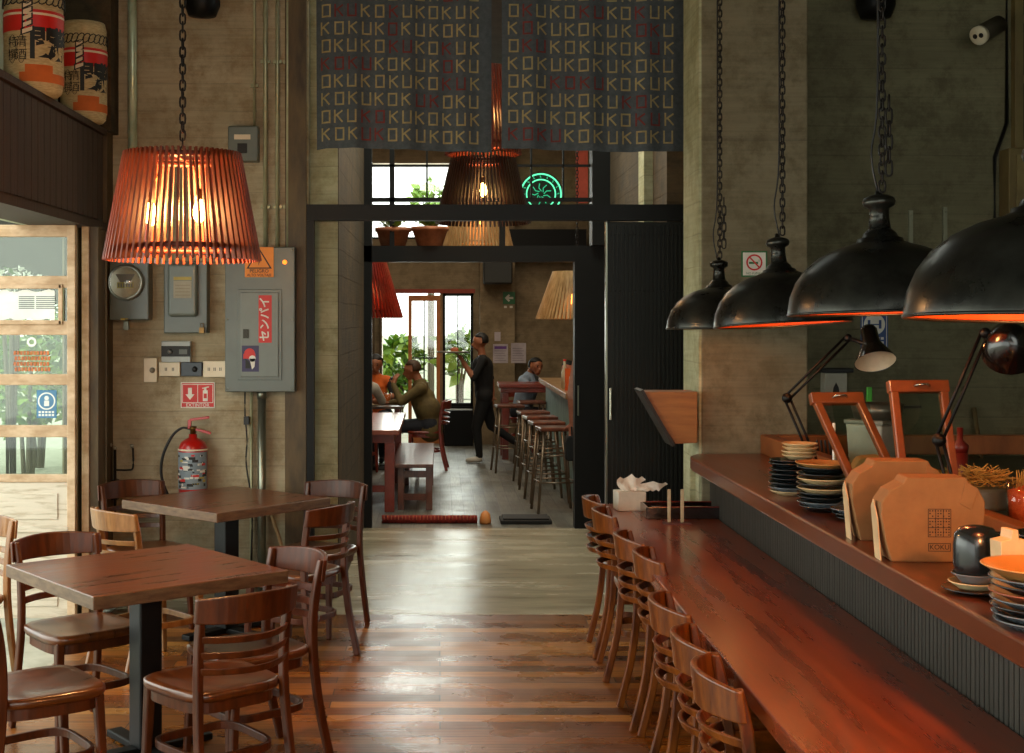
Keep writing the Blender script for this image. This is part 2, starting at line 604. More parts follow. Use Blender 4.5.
    def build(s, name, mats, parent=None, bevel=0, seg=2, recalc=True):
        if not isinstance(mats, (list, tuple)):
            mats = [mats]
        me = bpy.data.meshes.new(name)
        me.from_pydata(s.v, [], s.f)
        for m in mats:
            me.materials.append(m)
        me.polygons.foreach_set('material_index', s.m)
        me.polygons.foreach_set('use_smooth', s.sm)
        me.update()
        o = bpy.data.objects.new(name, me)
        COL.objects.link(o)
        if parent is not None:
            o.parent = parent
        if bevel:
            b = o.modifiers.new('bevel', 'BEVEL')
            b.width = bevel
            b.segments = seg
            b.limit_method = 'ANGLE'
            b.angle_limit = math.radians(35)
        return o


_tc = {}


def text_mesh(body, align, bold, cut=0):
    k = (body, align, bold, cut)
    if k not in _tc:
        c = bpy.data.curves.new('lettering', 'FONT')
        c.body = body
        c.align_x = align
        c.align_y = 'CENTER'
        c.resolution_u = 3
        c.offset = bold
        o = bpy.data.objects.new('lettering', c)
        COL.objects.link(o)
        dg = bpy.context.evaluated_depsgraph_get()
        me = o.evaluated_get(dg).to_mesh()
        if cut:
            bm = bmesh.new()
            bm.from_mesh(me)
            x = -1.0
            while x < 1.0:
                bmesh.ops.bisect_plane(bm, geom=bm.verts[:] + bm.edges[:] + bm.faces[:], plane_co=(x, 0, 0), plane_no=(1, 0, 0))
                x += cut
            bm.verts.index_update()
            vs = [(v.co.x, v.co.y) for v in bm.verts]
            fs = [tuple(v.index for v in p.verts) for p in bm.faces]
            bm.free()
        else:
            vs = [(v.co.x, v.co.y) for v in me.vertices]
            fs = [tuple(p.vertices) for p in me.polygons]
        bpy.data.objects.remove(o)
        bpy.data.curves.remove(c)
        _tc[k] = (vs, fs)
    return _tc[k]


def tag(o, label=None, cat=None, group=None, kind=None):
    if label:
        o['label'] = label
    if cat:
        o['category'] = cat
    if group:
        o['group'] = group
    if kind:
        o['kind'] = kind
    return o


def thing(name, label, cat, loc=(0, 0, 0), rz=0, group=None):
    o = bpy.data.objects.new(name, None)
    o.empty_display_size = .05
    COL.objects.link(o)
    o.location = loc
    o.rotation_euler = (0, 0, rz)
    return tag(o, label, cat, group)


def struct(mb, name, mat, **k):
    return tag(mb.build(name, mat, **k), kind='structure')


def kids(o):
    return [c for c in bpy.data.objects if c.parent == o]


def dup(root, loc, rz, label=None, group=None, mat=None):
    def rec(o, par):
        c = o.copy()
        COL.objects.link(c)
        if par is not None:
            c.parent = par
        for ch in list(o.children):
            rec(ch, c)
        return c
    r = rec(root, None)
    r.location = loc
    r.rotation_euler = (0, 0, rz)
    if label:
        r['label'] = label
    if group:
        r['group'] = group
    if mat:
        for ch in r.children:
            for k in range(len(ch.material_slots)):
                ch.material_slots[k].link = 'OBJECT'
                ch.material_slots[k].material = mat
    return r


FRONT = lambda x, y, z: ((x, y, z), (1, 0, 0), (0, 0, 1), (0, -1, 0))   # facing the camera


def disc(mb, c, r, fr, mi, depth=.001, n=24, r0=0):
    o, ex, ey, en = [Vector(q) for q in fr]
    o = o + ex * c[0] + ey * c[1] + en * depth
    if r0:
        vs = []
        for j in range(n):
            a = 2 * PI * j / n
            d = ex * math.cos(a) + ey * math.sin(a)
            vs += [o + d * r0, o + d * r]
        mb.add(vs, [(2 * j, 2 * j + 1, (2 * j + 3) % (2 * n), (2 * j + 2) % (2 * n)) for j in range(n)], mi)
    else:
        vs = [o + (ex * math.cos(2 * PI * j / n) + ey * math.sin(2 * PI * j / n)) * r for j in range(n)]
        mb.add(vs, [tuple(range(n))], mi)


def poly2(mb, pts, fr, mi, depth=.001):
    o, ex, ey, en = [Vector(q) for q in fr]
    mb.add([o + ex * x + ey * y + en * depth for x, y in pts], [tuple(range(len(pts)))], mi)


def rect2(mb, x0, x1, y0, y1, fr, mi, depth=.001):
    poly2(mb, [(x0, y0), (x1, y0), (x1, y1), (x0, y1)], fr, mi, depth)


# ================================================================== the setting
CEIL = 4.8
struct(MB().box(-1.97, 5.2, -3.2, 8.02, -.1, 0), 'floor_wood', wood_floor)
struct(MB().box(-1.0, 5.2, 8.02, 11.36, -.1, .0).box(-1.97, -1.0, 8.02, 8.45, -.1, 0), 'floor_concrete', conc_floor)
struct(MB().box(-3, 3.2, 11.36, 19.3, -.1, .0), 'floor_back_room', far_floor_m)
struct(MB().box(-12, -1.97, -3.2, 34, -.12, -.02).box(-2, 12, 19.9, 34, -.12, -.02).box(-1.99, -1.97, -3.2, 8.2, -.12, 0).box(-3, 3.2, 19.3, 19.9, -.12, -.02), 'ground_street', asphalt)
struct(MB().box(-2.5, 5.2, -3.2, 8.6, CEIL, CEIL + .1).box(-3, 3.2, 11.2, 19.4, CEIL, CEIL + .1), 'ceiling', ceil_m)
# the passage is lit from its skylight: ceiling ring around it
struct(MB().box(-1, -.5, 8.6, 11.2, CEIL, CEIL + .1).box(1.2, 1.9, 8.6, 11.2, CEIL, CEIL + .1), 'ceiling_passage', ceil_m)

# wall behind the tables (electric boxes hang on it)
struct(MB().box(-2.35, -.82, 8.4, 8.62, 0, CEIL), 'wall_back_left', conc_left)
struct(MB().box(-.82, -.645, 8.5, 8.9, 0, CEIL), 'wall_passage_edge', conc_strip)
struct(MB().box(-.9, -.64, 8.9, 11.36, 0, CEIL).box(-.66, -.64, 8.52, 8.9, 0, CEIL), 'wall_passage_left', conc_brown)
struct(MB().box(1.42, 1.7, 8.45, 11.36, 0, CEIL), 'wall_passage_right', conc_brown)
struct(MB().box(1.36, 1.44, 9.0, 9.25, 0, CEIL), 'trim_lit_passage_strip', conc_strip)  # pale strip added in place of a lit strip on the brown wall
struct(MB().box(1.375, 1.935, 7.1, 7.55, 0, CEIL), 'pillar_bar', conc_pillar, bevel=.008)
struct(MB().box(1.362, 1.376, 7.105, 7.55, 0, CEIL), 'trim_pillar_lit_side', conc_strip)  # thin paler sheet: skylight on the pillar's side face put into the colour
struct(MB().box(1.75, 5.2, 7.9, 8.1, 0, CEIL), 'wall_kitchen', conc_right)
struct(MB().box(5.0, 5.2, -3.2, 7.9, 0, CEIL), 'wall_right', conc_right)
struct(MB().box(-1.97, -1.4, -3.3, -3.2, 0, CEIL).box(3.4, 5.2, -3.3, -3.2, 0, CEIL).box(-1.4, 3.4, -3.3, -3.2, 4.1, CEIL).box(-1.4, 3.4, -3.3, -3.2, 0, .9), 'wall_front', conc_left)
struct(MB().box(-2.42, -2.32, -3.2, 8.62, 2.3, CEIL), 'wall_left_upper', M('pale_green_plaster', 'D2DEC8', .8, 'C2CEB8', scale=2))
struct(MB().box(-2.14, -2.035, 8.25, 8.4, 0, CEIL), 'trim_wall_corner', post_wood)
struct(MB().box(-2.32, -2.0, 8.2, 8.4, 2.9, CEIL), 'trim_left_recess', conc_brown)
struct(MB().box(-.96, -.83, 8.36, 8.4, 0, CEIL), 'trim_wall_edge', post_wood)
# header over the folding doors
hb = MB().box(-2.34, -2.045, -3.2, 8.19, 2.31, 2.9)
yy = -3.1
while yy < 8.1:
    hb.box(-2.047, -2.035, yy, yy + .1, 2.35, 2.86)
    yy += .108
hb.box(-2.34, -2.02, -3.2, 8.19, 2.29, 2.335).box(-2.34, -2.02, -3.2, 8.19, 2.87, 2.905)
struct(hb, 'beam_left_header', dark_beam)
pb = MB().box(-2.07, -2.03, 7.80, 7.9, 0, 2.29, 0).box(-2.03, -1.98, 7.82, 7.9, 0, 2.29, 1).box(-2.10, -2.03, 7.95, 8.19, 0, 2.29, 1).box(-2.2, -2.12, 7.9, 8.1, 0, 2.29, 1)
struct(pb, 'trim_door_post', [frame_wood, post_wood])

# dark steel frame in the opening
fb = MB().box(-.82, -.775, 8.30, 8.36, 0, 2.46).box(-.82, 1.56, 8.29, 8.37, 2.362, 2.46)
struct(fb, 'trim_steel_frame', black_metal)
# black ribbed sliding door
d = thing('door_1', None, None)
tag(d, kind='structure')
db = MB().box(1.04, 1.56, 8.40, 8.44, 0.01, 2.36)
x = 1.07
while x < 1.54:
    db.box(x, x + .012, 8.39, 8.40, .03, 2.34)
    x += .026
for z in (2.28, 1.93, 1.2, .5):
    x = 1.06
    while x < 1.54:
        db.sphere((x, 8.389, z), .005, 6, 4)
        x += .03
db.build('door_leaf', black_door_m, d)
MB().box(1.03, 1.04, 8.385, 8.445, .01, 2.36).build('lit_door_edge', steel, d)  # bright strip standing in for light along the door's edge
MB().box(1.05, 1.066, 8.365, 8.39, 1.13, 1.33).box(1.052, 1.062, 8.352, 8.366, 1.15, 1.31).build('door_handle', M('chrome', 'B8B8A8', .25, metal=.9), d, bevel=.003)

# inner opening frame + transom grid (plane y = 11.4)
Y2 = 11.36
fb = MB()
fb.box(-.645, -.575, Y2, Y2 + .12, 0, CEIL)
fb.box(-.645, 1.42, Y2, Y2 + .12, 2.24, 2.375)
fb.box(-.425, -.385, Y2 + .02, Y2 + .08, 2.375, CEIL)
fb.box(.50, .55, Y2 + .02, Y2 + .08, 2.375, 2.60)
for z in (2.77, 3.05, 3.33, 3.61):
    fb.box(-.645, 1.42, Y2 + .02, Y2 + .05, z - (.022 if z == 2.77 else .008), z + .012)
for x in (-.11, .77, 1.04):
    fb.box(x - .008, x + .008, Y2 + .02, Y2 + .05, 2.77, CEIL)
fb.box(1.27, 1.42, Y2 - .1, Y2 + .12, 2.375, CEIL)
struct(fb, 'trim_inner_steel_frame', black_metal)
struct(MB().box(1.13, 1.42, Y2 - .04, Y2 + .1, 0, 2.24), 'door_2', black_metal)
MBh = MB().box(1.152, 1.162, Y2 - .07, Y2 - .04, .95, 1.2)
o = MBh.build('door_handle', steel)
o.parent = bpy.data.objects['door_2']
struct(MB().box(-3, -.645, Y2, Y2 + .15, 0, CEIL).box(1.42, 3.2, Y2, Y2 + .15, 0, CEIL), 'wall_back_room_front', conc_brown)

# back room shell
BW = 19.2
wb = MB()
wb.box(-3, -.82, BW, BW + .2, 0, 2.9)
wb.box(-.82, 0.47, BW, BW + .2, 2.15, 2.9)
wb.box(0.0, .04, BW, BW + .2, 0, 2.15)
wb.box(0.04, .47, BW, BW + .2, 0, .55)
wb.box(.47, 3.2, BW, BW + .2, 0, CEIL)
wb.box(-3, -.99, BW, BW + .2, 2.9, CEIL).box(-.99, .24, BW, BW + .2, 3.98, CEIL).box(.24, .47, BW, BW + .2, 2.9, CEIL)
struct(wb, 'wall_back_room', plaster_far)
struct(MB().box(-3.1, -3, Y2, BW + .2, 0, CEIL), 'wall_back_room_left', plaster_far)
struct(MB().box(2.1, 2.2, Y2, BW, 0, CEIL), 'wall_back_room_right', plaster_far)
struct(MB().box(.56, 1.05, BW - .25, BW, 0, CEIL), 'pillar_back_room', plaster_far)
struct(MB().box(-.84, .5, BW - .02, BW + .02, 2.13, 2.19), 'trim_red_lintel', M('red_lintel_paint', '9A3A22', .6))
o = struct(MB().box(.04, .075, BW - .03, BW + .05, .5, 2.13).box(.435, .47, BW - .03, BW + .05, .5, 2.13)
       .box(.04, .47, BW - .03, BW + .05, 2.09, 2.13).box(.04, .47, BW - .03, BW + .05, .52, .57).box(.245, .26, BW, BW + .03, .55, 2.1), 'window_1', black_metal)
MB().box(.07, .44, BW + .008, BW + .014, .55, 2.1).build('window_pane', clear, o)
struct(MB().box(.04, .47, BW - .06, BW - .01, 0.02, .52), 'trim_black_dado', black_metal)
o = struct(MB().box(-.99, .24, BW, BW + .05, 2.9, 2.93).box(-.99, -.96, BW, BW + .05, 2.9, 3.98).box(.21, .24, BW, BW + .05, 2.9, 3.98).box(-.99, .24, BW, BW + .05, 3.43, 3.46), 'window_2', black_metal)
MB().box(-.96, .21, BW + .02, BW + .026, 2.93, 3.96).build('window_pane', clear, o)
# orange wooden street door, standing ajar
dd = thing('door_3', None, None, (0.0, BW - .04, 0))
tag(dd, kind='structure')
b = MB().box(-.45, -.40, -.02, .02, 0, 2.1).box(-.05, 0, -.02, .02, 0, 2.1).box(-.40, -.05, -.02, .02, 2.02, 2.1).box(-.40, -.05, -.02, .02, 0, .32)
b.build('door_frame', orange_frame, dd)
MB().box(-.235, -.215, -.01, .01, .32, 2.02).box(-.4, -.05, -.008, .008, 1.2, 1.22).build('glazing_bar', black_metal, dd)
MB().box(-.4, -.05, -.003, .003, .32, 2.02).build('door_pane', clear, dd)
struct(MB().box(-.98, -.93, BW - .1, BW, 0, 2.13).box(-.86, -.82, BW - .1, BW, 0, 2.13), 'trim_dark_door_post', post_wood)

# left folding door leaf standing open (visible panes)
LY = 7.70
lf = thing('door_4', None, None, (0, 0, 0))
tag(lf, kind='structure')


def zat(v, Y):
    return H - (v - 320) / F * Y


def xat(u, Y):
    return (u - 440) / F * Y


X0, X1 = -2.78, -2.075
zz = [zat(v, LY) for v in (225, 237, 276, 288, 321, 335, 374, 385, 425, 437, 474, 482)]
b = MB().box(X0, X0 + .07, LY - .022, LY + .022, .03, zz[0]).box(X1 - .047, X1, LY - .022, LY + .022, .03, zz[0])
for i in range(0, 12, 2):
    b.box(X0 + .05, X1 - .04, LY - .02, LY + .02, zz[i + 1] if i < 10 else zz[11], zz[i])
b.box(X0 + .05, X1 - .075, LY - .032, LY - .02, zz[3] - .005, zz[3] + .02).box(X0 + .05, X1 - .075, LY - .032, LY - .02, zz[4] - .02, zz[4] + .005)
b.box(X1 - .095, X1 - .07, LY - .032, LY - .02, zz[4] - .02, zz[3] + .02)
b.build('leaf_frame', frame_wood, lf, bevel=.004)
b = MB().box(X0 + .05, X1 - .04, LY - .012, LY + .012, .05, zz[11])
b.box(X0 + .1, X1 - .1, LY - .02, LY - .012, zat(519, LY), zat(493, LY))
b.box(X0 + .05, X1 - .04, LY - .026, LY - .012, zat(532, LY), zat(526, LY)).box(X0 + .05, X1 - .04, LY - .026, LY - .012, zat(546, LY), zat(540, LY))
b.box(X0 + .1, X1 - .1, LY - .02, LY - .012, .12, zat(558, LY))
b.build('leaf_panel', white_wood, lf, bevel=.004)
pn = MB()
for i in range(1, 11, 2):
    pn.box(X0 + .07, X1 - .047, LY - .003, LY + .003, zz[i + 1], zz[i])
pn.build('leaf_pane', clear_dim, lf)
# frosted white sheet and printed stickers on the panes
fr = FRONT(0, LY - .006, 0)
b = MB()
pts = []
xa, xb = X0 + .08, X1 - .12
for i in range(15):
    t = i / 14
    pts.append((xa + (xb - xa) * t, zat(320, LY) + .012 * math.sin(i * 2.1)))
for i in range(15):
    t = 1 - i / 14
    pts.append((xa + (xb - xa) * t, zat(289, LY) - .01 + .008 * math.sin(i * 1.7)))
poly2(b, pts, fr, 0)
for cx, cy, r in ((xat(27, LY), zat(303, LY), .045), (xat(46, LY), zat(303, LY), .055)):
    for q in range(-3, 4):
        rect2(b, cx - r, cx + r, cy + q * .011, cy + q * .011 + .006, fr, 1, .002)
tag(b.build('window_sticker', [white_diff, M('grey_print', '7E8884', .6)]), 'torn white poster with grey marks stuck in second pane of the open leaf', 'poster')
b = MB()
for k, tx in enumerate(('COCINA JAPONESA', 'RESTAURANTE', 'BARRA Y SAKE')):
    rr = (355, 362.5, 370)[k]
    for q in range(2):
        pass
for k in range(4):
    v0 = 351 + k * 5.4
    u0 = 14 + (k % 2)
    n = 11
    for j in range(n):
        uu = u0 + j * 3.3
        rect2(b, xat(uu, LY), xat(uu + 2.3, LY), zat(v0 + 4.0, LY), zat(v0, LY), fr, 0)
disc(b, (xat(32, LY), zat(342, LY)), .028, fr, 1, n=20, r0=.014)
tag(b.build('window_lettering', [M('orange_vinyl', 'C8703C', .6), white_diff]), 'rows of orange vinyl lettering under a round crest on the third door pane', 'sticker')
b = MB()
rect2(b, xat(37, LY), xat(57, LY), zat(418, LY), zat(390, LY), fr, 0)
disc(b, (xat(47, LY), zat(401, LY)), .05, fr, 1, .002, r0=.042)
disc(b, (xat(47, LY), zat(398, LY)), .013, fr, 1, .002)
rect2(b, xat(44.5, LY), xat(49.5, LY), zat(406, LY), zat(400.5, LY), fr, 1, .002)
for k in range(2):
    for j in range(5):
        rect2(b, xat(39 + j * 3.3, LY), xat(41.3 + j * 3.3, LY), zat(413 + k * 3, LY), zat(411 + k * 3, LY), fr, 1, .002)
tag(b.build('window_sticker', [M('sticker_blue', '4C86B0', .5), white_diff]), 'blue sticker with white ring symbol on the fourth door pane', 'sticker')

# right: old shutters high on the kitchen wall
KY = 7.9
sh = thing('wall_shutter', 'pale old wooden shutter frame with panes high on kitchen wall', 'shutter', (0, 0, 0))
b = MB().box(3.34, 3.39, KY - .06, KY, 2.75, 4.3).box(3.75, 3.8, KY - .06, KY, 2.75, 4.3)
for z in (2.75, 3.13, 3.48, 3.83, 4.26):
    b.box(3.39, 3.75, KY - .055, KY, z, z + .045)
b.build('shutter_frame', shutter_w, sh, bevel=.004)
MB().box(3.39, 3.75, KY - .03, KY - .02, 2.79, 4.27).build('shutter_pane', dark_glass_m, sh)
cp = thing('wall_cupboard', 'pale panelled cupboard door fixed below the high shutter', 'cupboard', (0, 0, 0))
MB().box(3.27, 3.9, KY - .14, KY, 2.3, 2.74).build('cupboard_body', shutter_w, cp, bevel=.006)
MB().box(3.31, 3.86, KY - .155, KY - .14, 2.34, 2.7).box(3.35, 3.82, KY - .16, KY - .155, 2.385, 2.655).build('cupboard_door', M('pale_old_panel', '7A6C42', .7, '5E5230', scale=5), cp, bevel=.005)
# wall pipes on kitchen wall
for xp, zt, lb in ((2.75, 2.39, 'short pale metal strip beside the taller one on kitchen wall'), (2.95, 2.41, 'taller pale metal strip on the kitchen wall')):
    tag(MB().box(xp - .012, xp + .012, KY - .02, KY, 1.9, zt).sphere((xp, KY - .022, zt - .03), .006, 6, 4).build('wall_bracket', M('pale_strip', '8A8A70', .5)), lb, 'bracket', 'metal strips on the kitchen wall')
# conduit down the corner
tag(MB().sweep([(3.31, KY - .015, 4.7), (3.31, KY - .015, 2.9), (3.24, KY - .015, 2.7), (3.24, KY - .015, 2.2)], 0, 0, rad=.012).build('cable', cable_m), 'dark cable running down beside the old shutters', 'cable')

# exterior seen through the panes
struct(MB().box(-12, 9, 30, 30.3, 0, 1.4), 'wall_street', street_wall)
struct(MB().box(-4.9, -3.0, 13.0, 13.15, 1.9, 2.9), 'wall_neighbour_shade', M('dark_neighbour_shade', '3A3A30', .8, '2A2A22'))  # dark sheet standing in for the neighbour's shaded interior behind the top pane


def bush(name, c, r, n, mats, label, cat='plant', seed=1, size=.08, trunk=None, rz=1.0, group=None):
    rd = random.Random(seed)
    root = thing(name, label, cat, (c[0], c[1], 0 if trunk is None else trunk), group=group)
    b = MB()
    for i in range(n):
        a = rd.uniform(0, 2 * PI)
        ph = math.acos(rd.uniform(-1, 1))
        q = r * rd.uniform(.45, 1) ** .6
        p = Vector((q * math.sin(ph) * math.cos(a), q * math.sin(ph) * math.sin(a), q * math.cos(ph) * rz))
        p += Vector((0, 0, c[2] - root.location.z))
        dv = Vector((rd.gauss(0, 1), rd.gauss(0, 1), rd.gauss(0, .7))).normalized()
        sd = dv.cross(Vector((rd.gauss(0, 1), rd.gauss(0, 1), 1))).normalized()
        s = size * rd.uniform(.6, 1.4)
        b.add([p, p + dv * s * .5 + sd * s * .28, p + dv * s, p + dv * s * .5 - sd * s * .28], [(0, 1, 2, 3)], rd.randrange(len(mats)))
    b.build('foliage', mats, root)
    t = MB()
    base = 0.0
    for k in range(4):
        a = k * 1.7
        t.sweep([(.03 * math.cos(a), .03 * math.sin(a), base), (r * .12 * math.cos(a), r * .12 * math.sin(a), (c[2] - root.location.z) * .6 + base),
                 (r * .45 * math.cos(a), r * .45 * math.sin(a), (c[2] - root.location.z) + r * .3)], 0, 0, rad=[.03, .022, .01], n=6)
    t.build('stem', bark, root)
    return root


bush('street_tree', (-4.15, 13.6, 1.15), .55, 700, [leaf_m, leaf_b], 'small leafy tree outside the lower door panes', 'tree', 3, .12)
bush('street_shrub', (-4.75, 16.0, 1.3), .75, 900, [leaf_b, leaf_m], 'bright leafy shrub outside behind the open door leaf', 'shrub', 4, .14)
bush('flowering_shrub', (-3.05, 9.6, 2.05), .17, 160, [white_petal, white_petal, leaf_m], 'white flowering plant seen through the top door pane', 'plant', 5, .05, rz=.45)
bush('door_side_palm', (-.62, 20.8, 1.0), .34, 380, [leaf_b, leaf_m], 'tall leafy plant outside the back street door', 'plant', 6, .2, rz=1.4)
bush('window_side_plant', (.3, 20.6, 1.25), .36, 170, [leaf_m, leaf_b], 'spiky plant outside the narrow back window', 'plant', 8, .22)
bush('street_canopy_tree', (-.15, 22.5, 3.75), .3, 140, [leaf_b], 'bright green tree top behind the upper back window', 'tree', 9, .2)

# ================================================================== chairs
def catmull(P, n=5):
    P = [Vector(p) for p in P]
    Q = [P[0] * 2 - P[1]] + P + [P[-1] * 2 - P[-2]]
    out = []
    for i in range(1, len(Q) - 2):
        for k in range(n):
            t = k / n
            a, b_, c, d_ = Q[i - 1:i + 3]
            out.append(.5 * ((2 * b_) + (c - a) * t + (2 * a - 5 * b_ + 4 * c - d_) * t * t + (3 * b_ - a - 3 * c + d_) * t ** 3))
    out.append(P[-1])
    return out


def post_y(z):
    K = [(0, -.265), (.22, -.212), (.44, -.188), (.62, -.192), (.80, -.222)]
    for (z0, y0), (z1, y1) in zip(K, K[1:]):
        if z <= z1:
            t = (z - z0) / (z1 - z0)
            return y0 + (y1 - y0) * t
    return K[-1][1]


def make_chair(label, wood, seatm, loc, rz, group):
    t = thing('dining_chair', label, 'chair', loc, rz, group)
    # seat
    def outline(s):
        pts = []
        n = 40
        for i in range(n):
            a = 2 * PI * i / n
            ca, sa = math.cos(a), math.sin(a)
            x = abs(ca) ** .42 * (1 if ca >= 0 else -1)
            y = abs(sa) ** .5 * (1 if sa >= 0 else -1)
            hw = .208 + .012 * y
            pts.append((x * hw * s, .0 + y * .2 * s))
        return pts
    b = MB()
    vs = []
    rings = [(.02, .0), (.35, .0), (.62, .003), (.82, .008), (.95, .0105), (1, .004), (1.0, -.012), (.97, -.024)]
    for s, dz in rings:
        for x, y in outline(s):
            vs.append((x, y, .452 + dz))
    n = 40
    fs = [tuple(range(n))]
    for i in range(len(rings) - 1):
        fs += [(i * n + j, (i + 1) * n + j, (i + 1) * n + (j + 1) % n, i * n + (j + 1) % n) for j in range(n)]
    fs.append(tuple(reversed([(len(rings) - 1) * n + j for j in range(n)])))
    b.add(vs, fs, 0, True)
    b.build('seat', seatm, t)
    # apron ring
    b = MB()
    pts = [(x * .86, y * .86, .408) for x, y in outline(1)]
    b.sweep(pts, .018, .045, closed=True)
    b.build('seat_frame', wood, t)
    for sx in (-1, 1):
        P = catmull([(sx * (.183 if z > .7 else .178 if z > .3 else .186), post_y(z), z) for z in (0, .22, .44, .62, .80)], 5)
        n = len(P)
        MB().sweep(P, [.024 + .004 * math.sin(PI * i / (n - 1)) for i in range(n)], [.034] * (n - 3) + [.032, .028, .022], up=(0, 1, 0), smooth=False).build('leg', wood, t, bevel=.006)
    for sx in (-1, 1):
        MB().bar((sx * .170, .155, .435), (sx * .183, .178, 0), .036, .036, up=(0, 1, 0), w2=.026, h2=.026).build('leg', wood, t, bevel=.006)
    # bent hoop stretcher
    b = MB()
    pts = [(x * .80, y * .86 - .01, .225) for x, y in outline(1)]
    b.sweep(pts, .016, .03, closed=True)
    b.build('stretcher', wood, t, bevel=.003)
    # curved back rail
    def rail(z0, z1, th, hw, off, crown):
        b = MB()
        n = 15
        vs = []
        for i in range(n):
            u = -1 + 2 * i / (n - 1)
            x = u * hw
            for z, q in ((z0 - crown * .3 * (1 - u * u), 0), (z1 + crown * (1 - u * u), 1)):
                yb = post_y((z0 + z1) / 2) + off - .085 * (1 - u * u) - (.012 if q else 0)
                vs += [(x, yb, z), (x, yb - th, z)]
        fs = []
        for i in range(n - 1):
            a = i * 4
            c = a + 4
            fs += [(a, c, c + 2, a + 2), (a + 1, a + 3, c + 3, c + 1), (a + 2, c + 2, c + 3, a + 3), (a, a + 1, c + 1, c)]
        fs += [(0, 2, 3, 1), ((n - 1) * 4, (n - 1) * 4 + 1, (n - 1) * 4 + 3, (n - 1) * 4 + 2)]
        return b.add(vs, fs, 0, True)
    r_ = rail(.715, .80, .02, .208, .012, .014)
    r_.sm = [False] * len(r_.sm)
    r_.build('backrest', wood, t, bevel=.005)
    for z in (.545, .60, .655):
        s_ = rail(z - .013, z + .013, .014, .178, .004, .0)
        s_.sm = [False] * len(s_.sm)
        s_.build('slat', wood, t, bevel=.003)
    return t


def face(dx, dy):
    return math.atan2(-dx, dy)


def chair_at(bx, by, dx, dy, **k):
    """back-rest centre at (bx, by), sitter looks along (dx, dy)"""
    l = math.hypot(dx, dy)
    dx, dy = dx / l, dy / l
    return (bx + dx * .235, by + dy * .235, 0), face(dx, dy)


GT = 'dining chairs around the two square tables'
l0, r0 = chair_at(-.665, 4.71, -.66, .75)
chair = make_chair('dark ladder back chair at the near table with its back turned to the viewer', chair_wood, seat_wood, l0, r0, GT)
left_chairs = [
    (-.575, 5.50, -.78, -.62, 'dark ladder back chair with shiny top rail at near table, beside the aisle', None),
    (-1.68, 5.90, .66, -.75, 'dark ladder back chair tucked behind the near table, red light on its rail', None),
    (-1.62, 4.66, .80, .60, 'dark ladder back chair in the lower left corner, only its glossy seat in view', None),
    (-2.2, 6.45, -.25, -1.0, 'orange lit ladder back chair in the doorway at the left picture edge', light_chair_wood),  # paler wood stands in for orange light on this chair
    (-1.63, 6.72, .72, .69, 'pale worn ladder back chair between the near table and the far table', light_chair_wood),
    (-1.80, 7.86, .60, -.80, 'dark ladder back chair behind the far table below the wall hooks', None),
    (-.60, 7.85, -.42, -.9, 'ladder back chair behind the far table next to the steel post', None),
    (-.55, 6.90, -.86, .50, 'ladder back chair on the aisle side of the far table', None),
]
for x, y, dx, dy, lb, m in left_chairs:
    l, r = chair_at(x, y, dx, dy)
    dup(chair, l, r, lb, GT, m)
GB = 'row of chairs pushed up to the long bar table'
bar = [(.935, 7.15, 'bar table chair standing furthest back, by the tissue box'),
       (.935, 6.70, 'second chair from the back of the row at the bar table'),
       (.945, 5.92, 'third chair from the back of the bar table row'),
       (.965, 5.48, 'fourth chair from the back of the bar table row'),
       (.885, 4.54, 'third chair from the front of the bar table row, orange rim light'),
       (.875, 4.04, 'second chair from the front of the bar table row'),
       (.865, 3.66, 'front chair of the bar table row, nearest to the viewer')]
cb = None
for x, y, lb in bar:
    l, r = chair_at(x - .10, y, 1, random.uniform(-.05, .05))
    dup(chair, l, r, lb, GB, bar_chair_wood)


# ================================================================== square tables
def table(label, c, ang, s, z=.75):
    t = thing('pedestal_table', label, 'table', (c[0], c[1], 0), ang)
    h = s / 2
    b = MB()
    b.box(-h, h, -h, h, z - .05, z)
    o = b.build('table_top', [table_wood, table_edge], t, bevel=.004)
    for p in o.data.polygons:
        if abs(p.normal.z) < .5:
            p.material_index = 1
    MB().box(-.05, .05, -.05, .05, .03, z - .08).build('column', black_col, t, bevel=.008)
    MB().box(-.2, .2, -.035, .035, z - .08, z - .05).box(-.035, .035, -.2, .2, z - .08, z - .05).build('top_bracket', black_metal, t)
    b = MB().bar((-.29, 0, .02), (.29, 0, .02), .07, .03).bar((0, -.29, .02), (0, .29, .02), .07, .03)
    b.build('base', black_metal, t, bevel=.006)
    return t


table('square walnut pedestal table nearest to the viewer', (-1.19, 5.457), math.radians(39), .832)
table('square walnut pedestal table near the fire extinguisher wall', (-1.195, 7.56), math.radians(49), .82)

# ================================================================== bar: low table + raised counter
t = thing('bar_table', 'long red varnished bar table running along the raised counter', 'table', (0, 0, 0))
MB().box(.835, 1.40, .6, 7.36, .70, .75).build('table_top', bar_wood, t, bevel=.008, seg=3)
MB().box(.93, .96, .7, 6.9, .62, .70).build('apron', shelf_wood, t)
for y in (1.0, 3.0, 5.0, 6.8):
    MB().box(1.2, 1.28, y, y + .08, 0, .62).build('leg', black_metal, t)
    MB().box(.95, 1.3, y, y + .08, .62, .70).build('bracket', black_metal, t)
t = thing('raised_counter', 'brown raised serving counter with dark boarded front above the bar table', 'counter', (0, 0, 0))
cb = MB()
fr = ((0, 0, 0.985), (1, 0, 0), (0, 1, 0), (0, 0, 1))
pl = [(1.275, .6), (2.0, .6), (2.0, 7.09), (1.40, 7.09)]
pl = [(1.272, .6), (1.98, .6), (1.98, 7.09), (1.375, 7.09), (1.33, 7.05), (1.29, 6.96), (1.272, 6.82)]
cb.prism(pl, .065, fr)
cb.build('counter_top', shelf_wood, t, bevel=.010, seg=3)
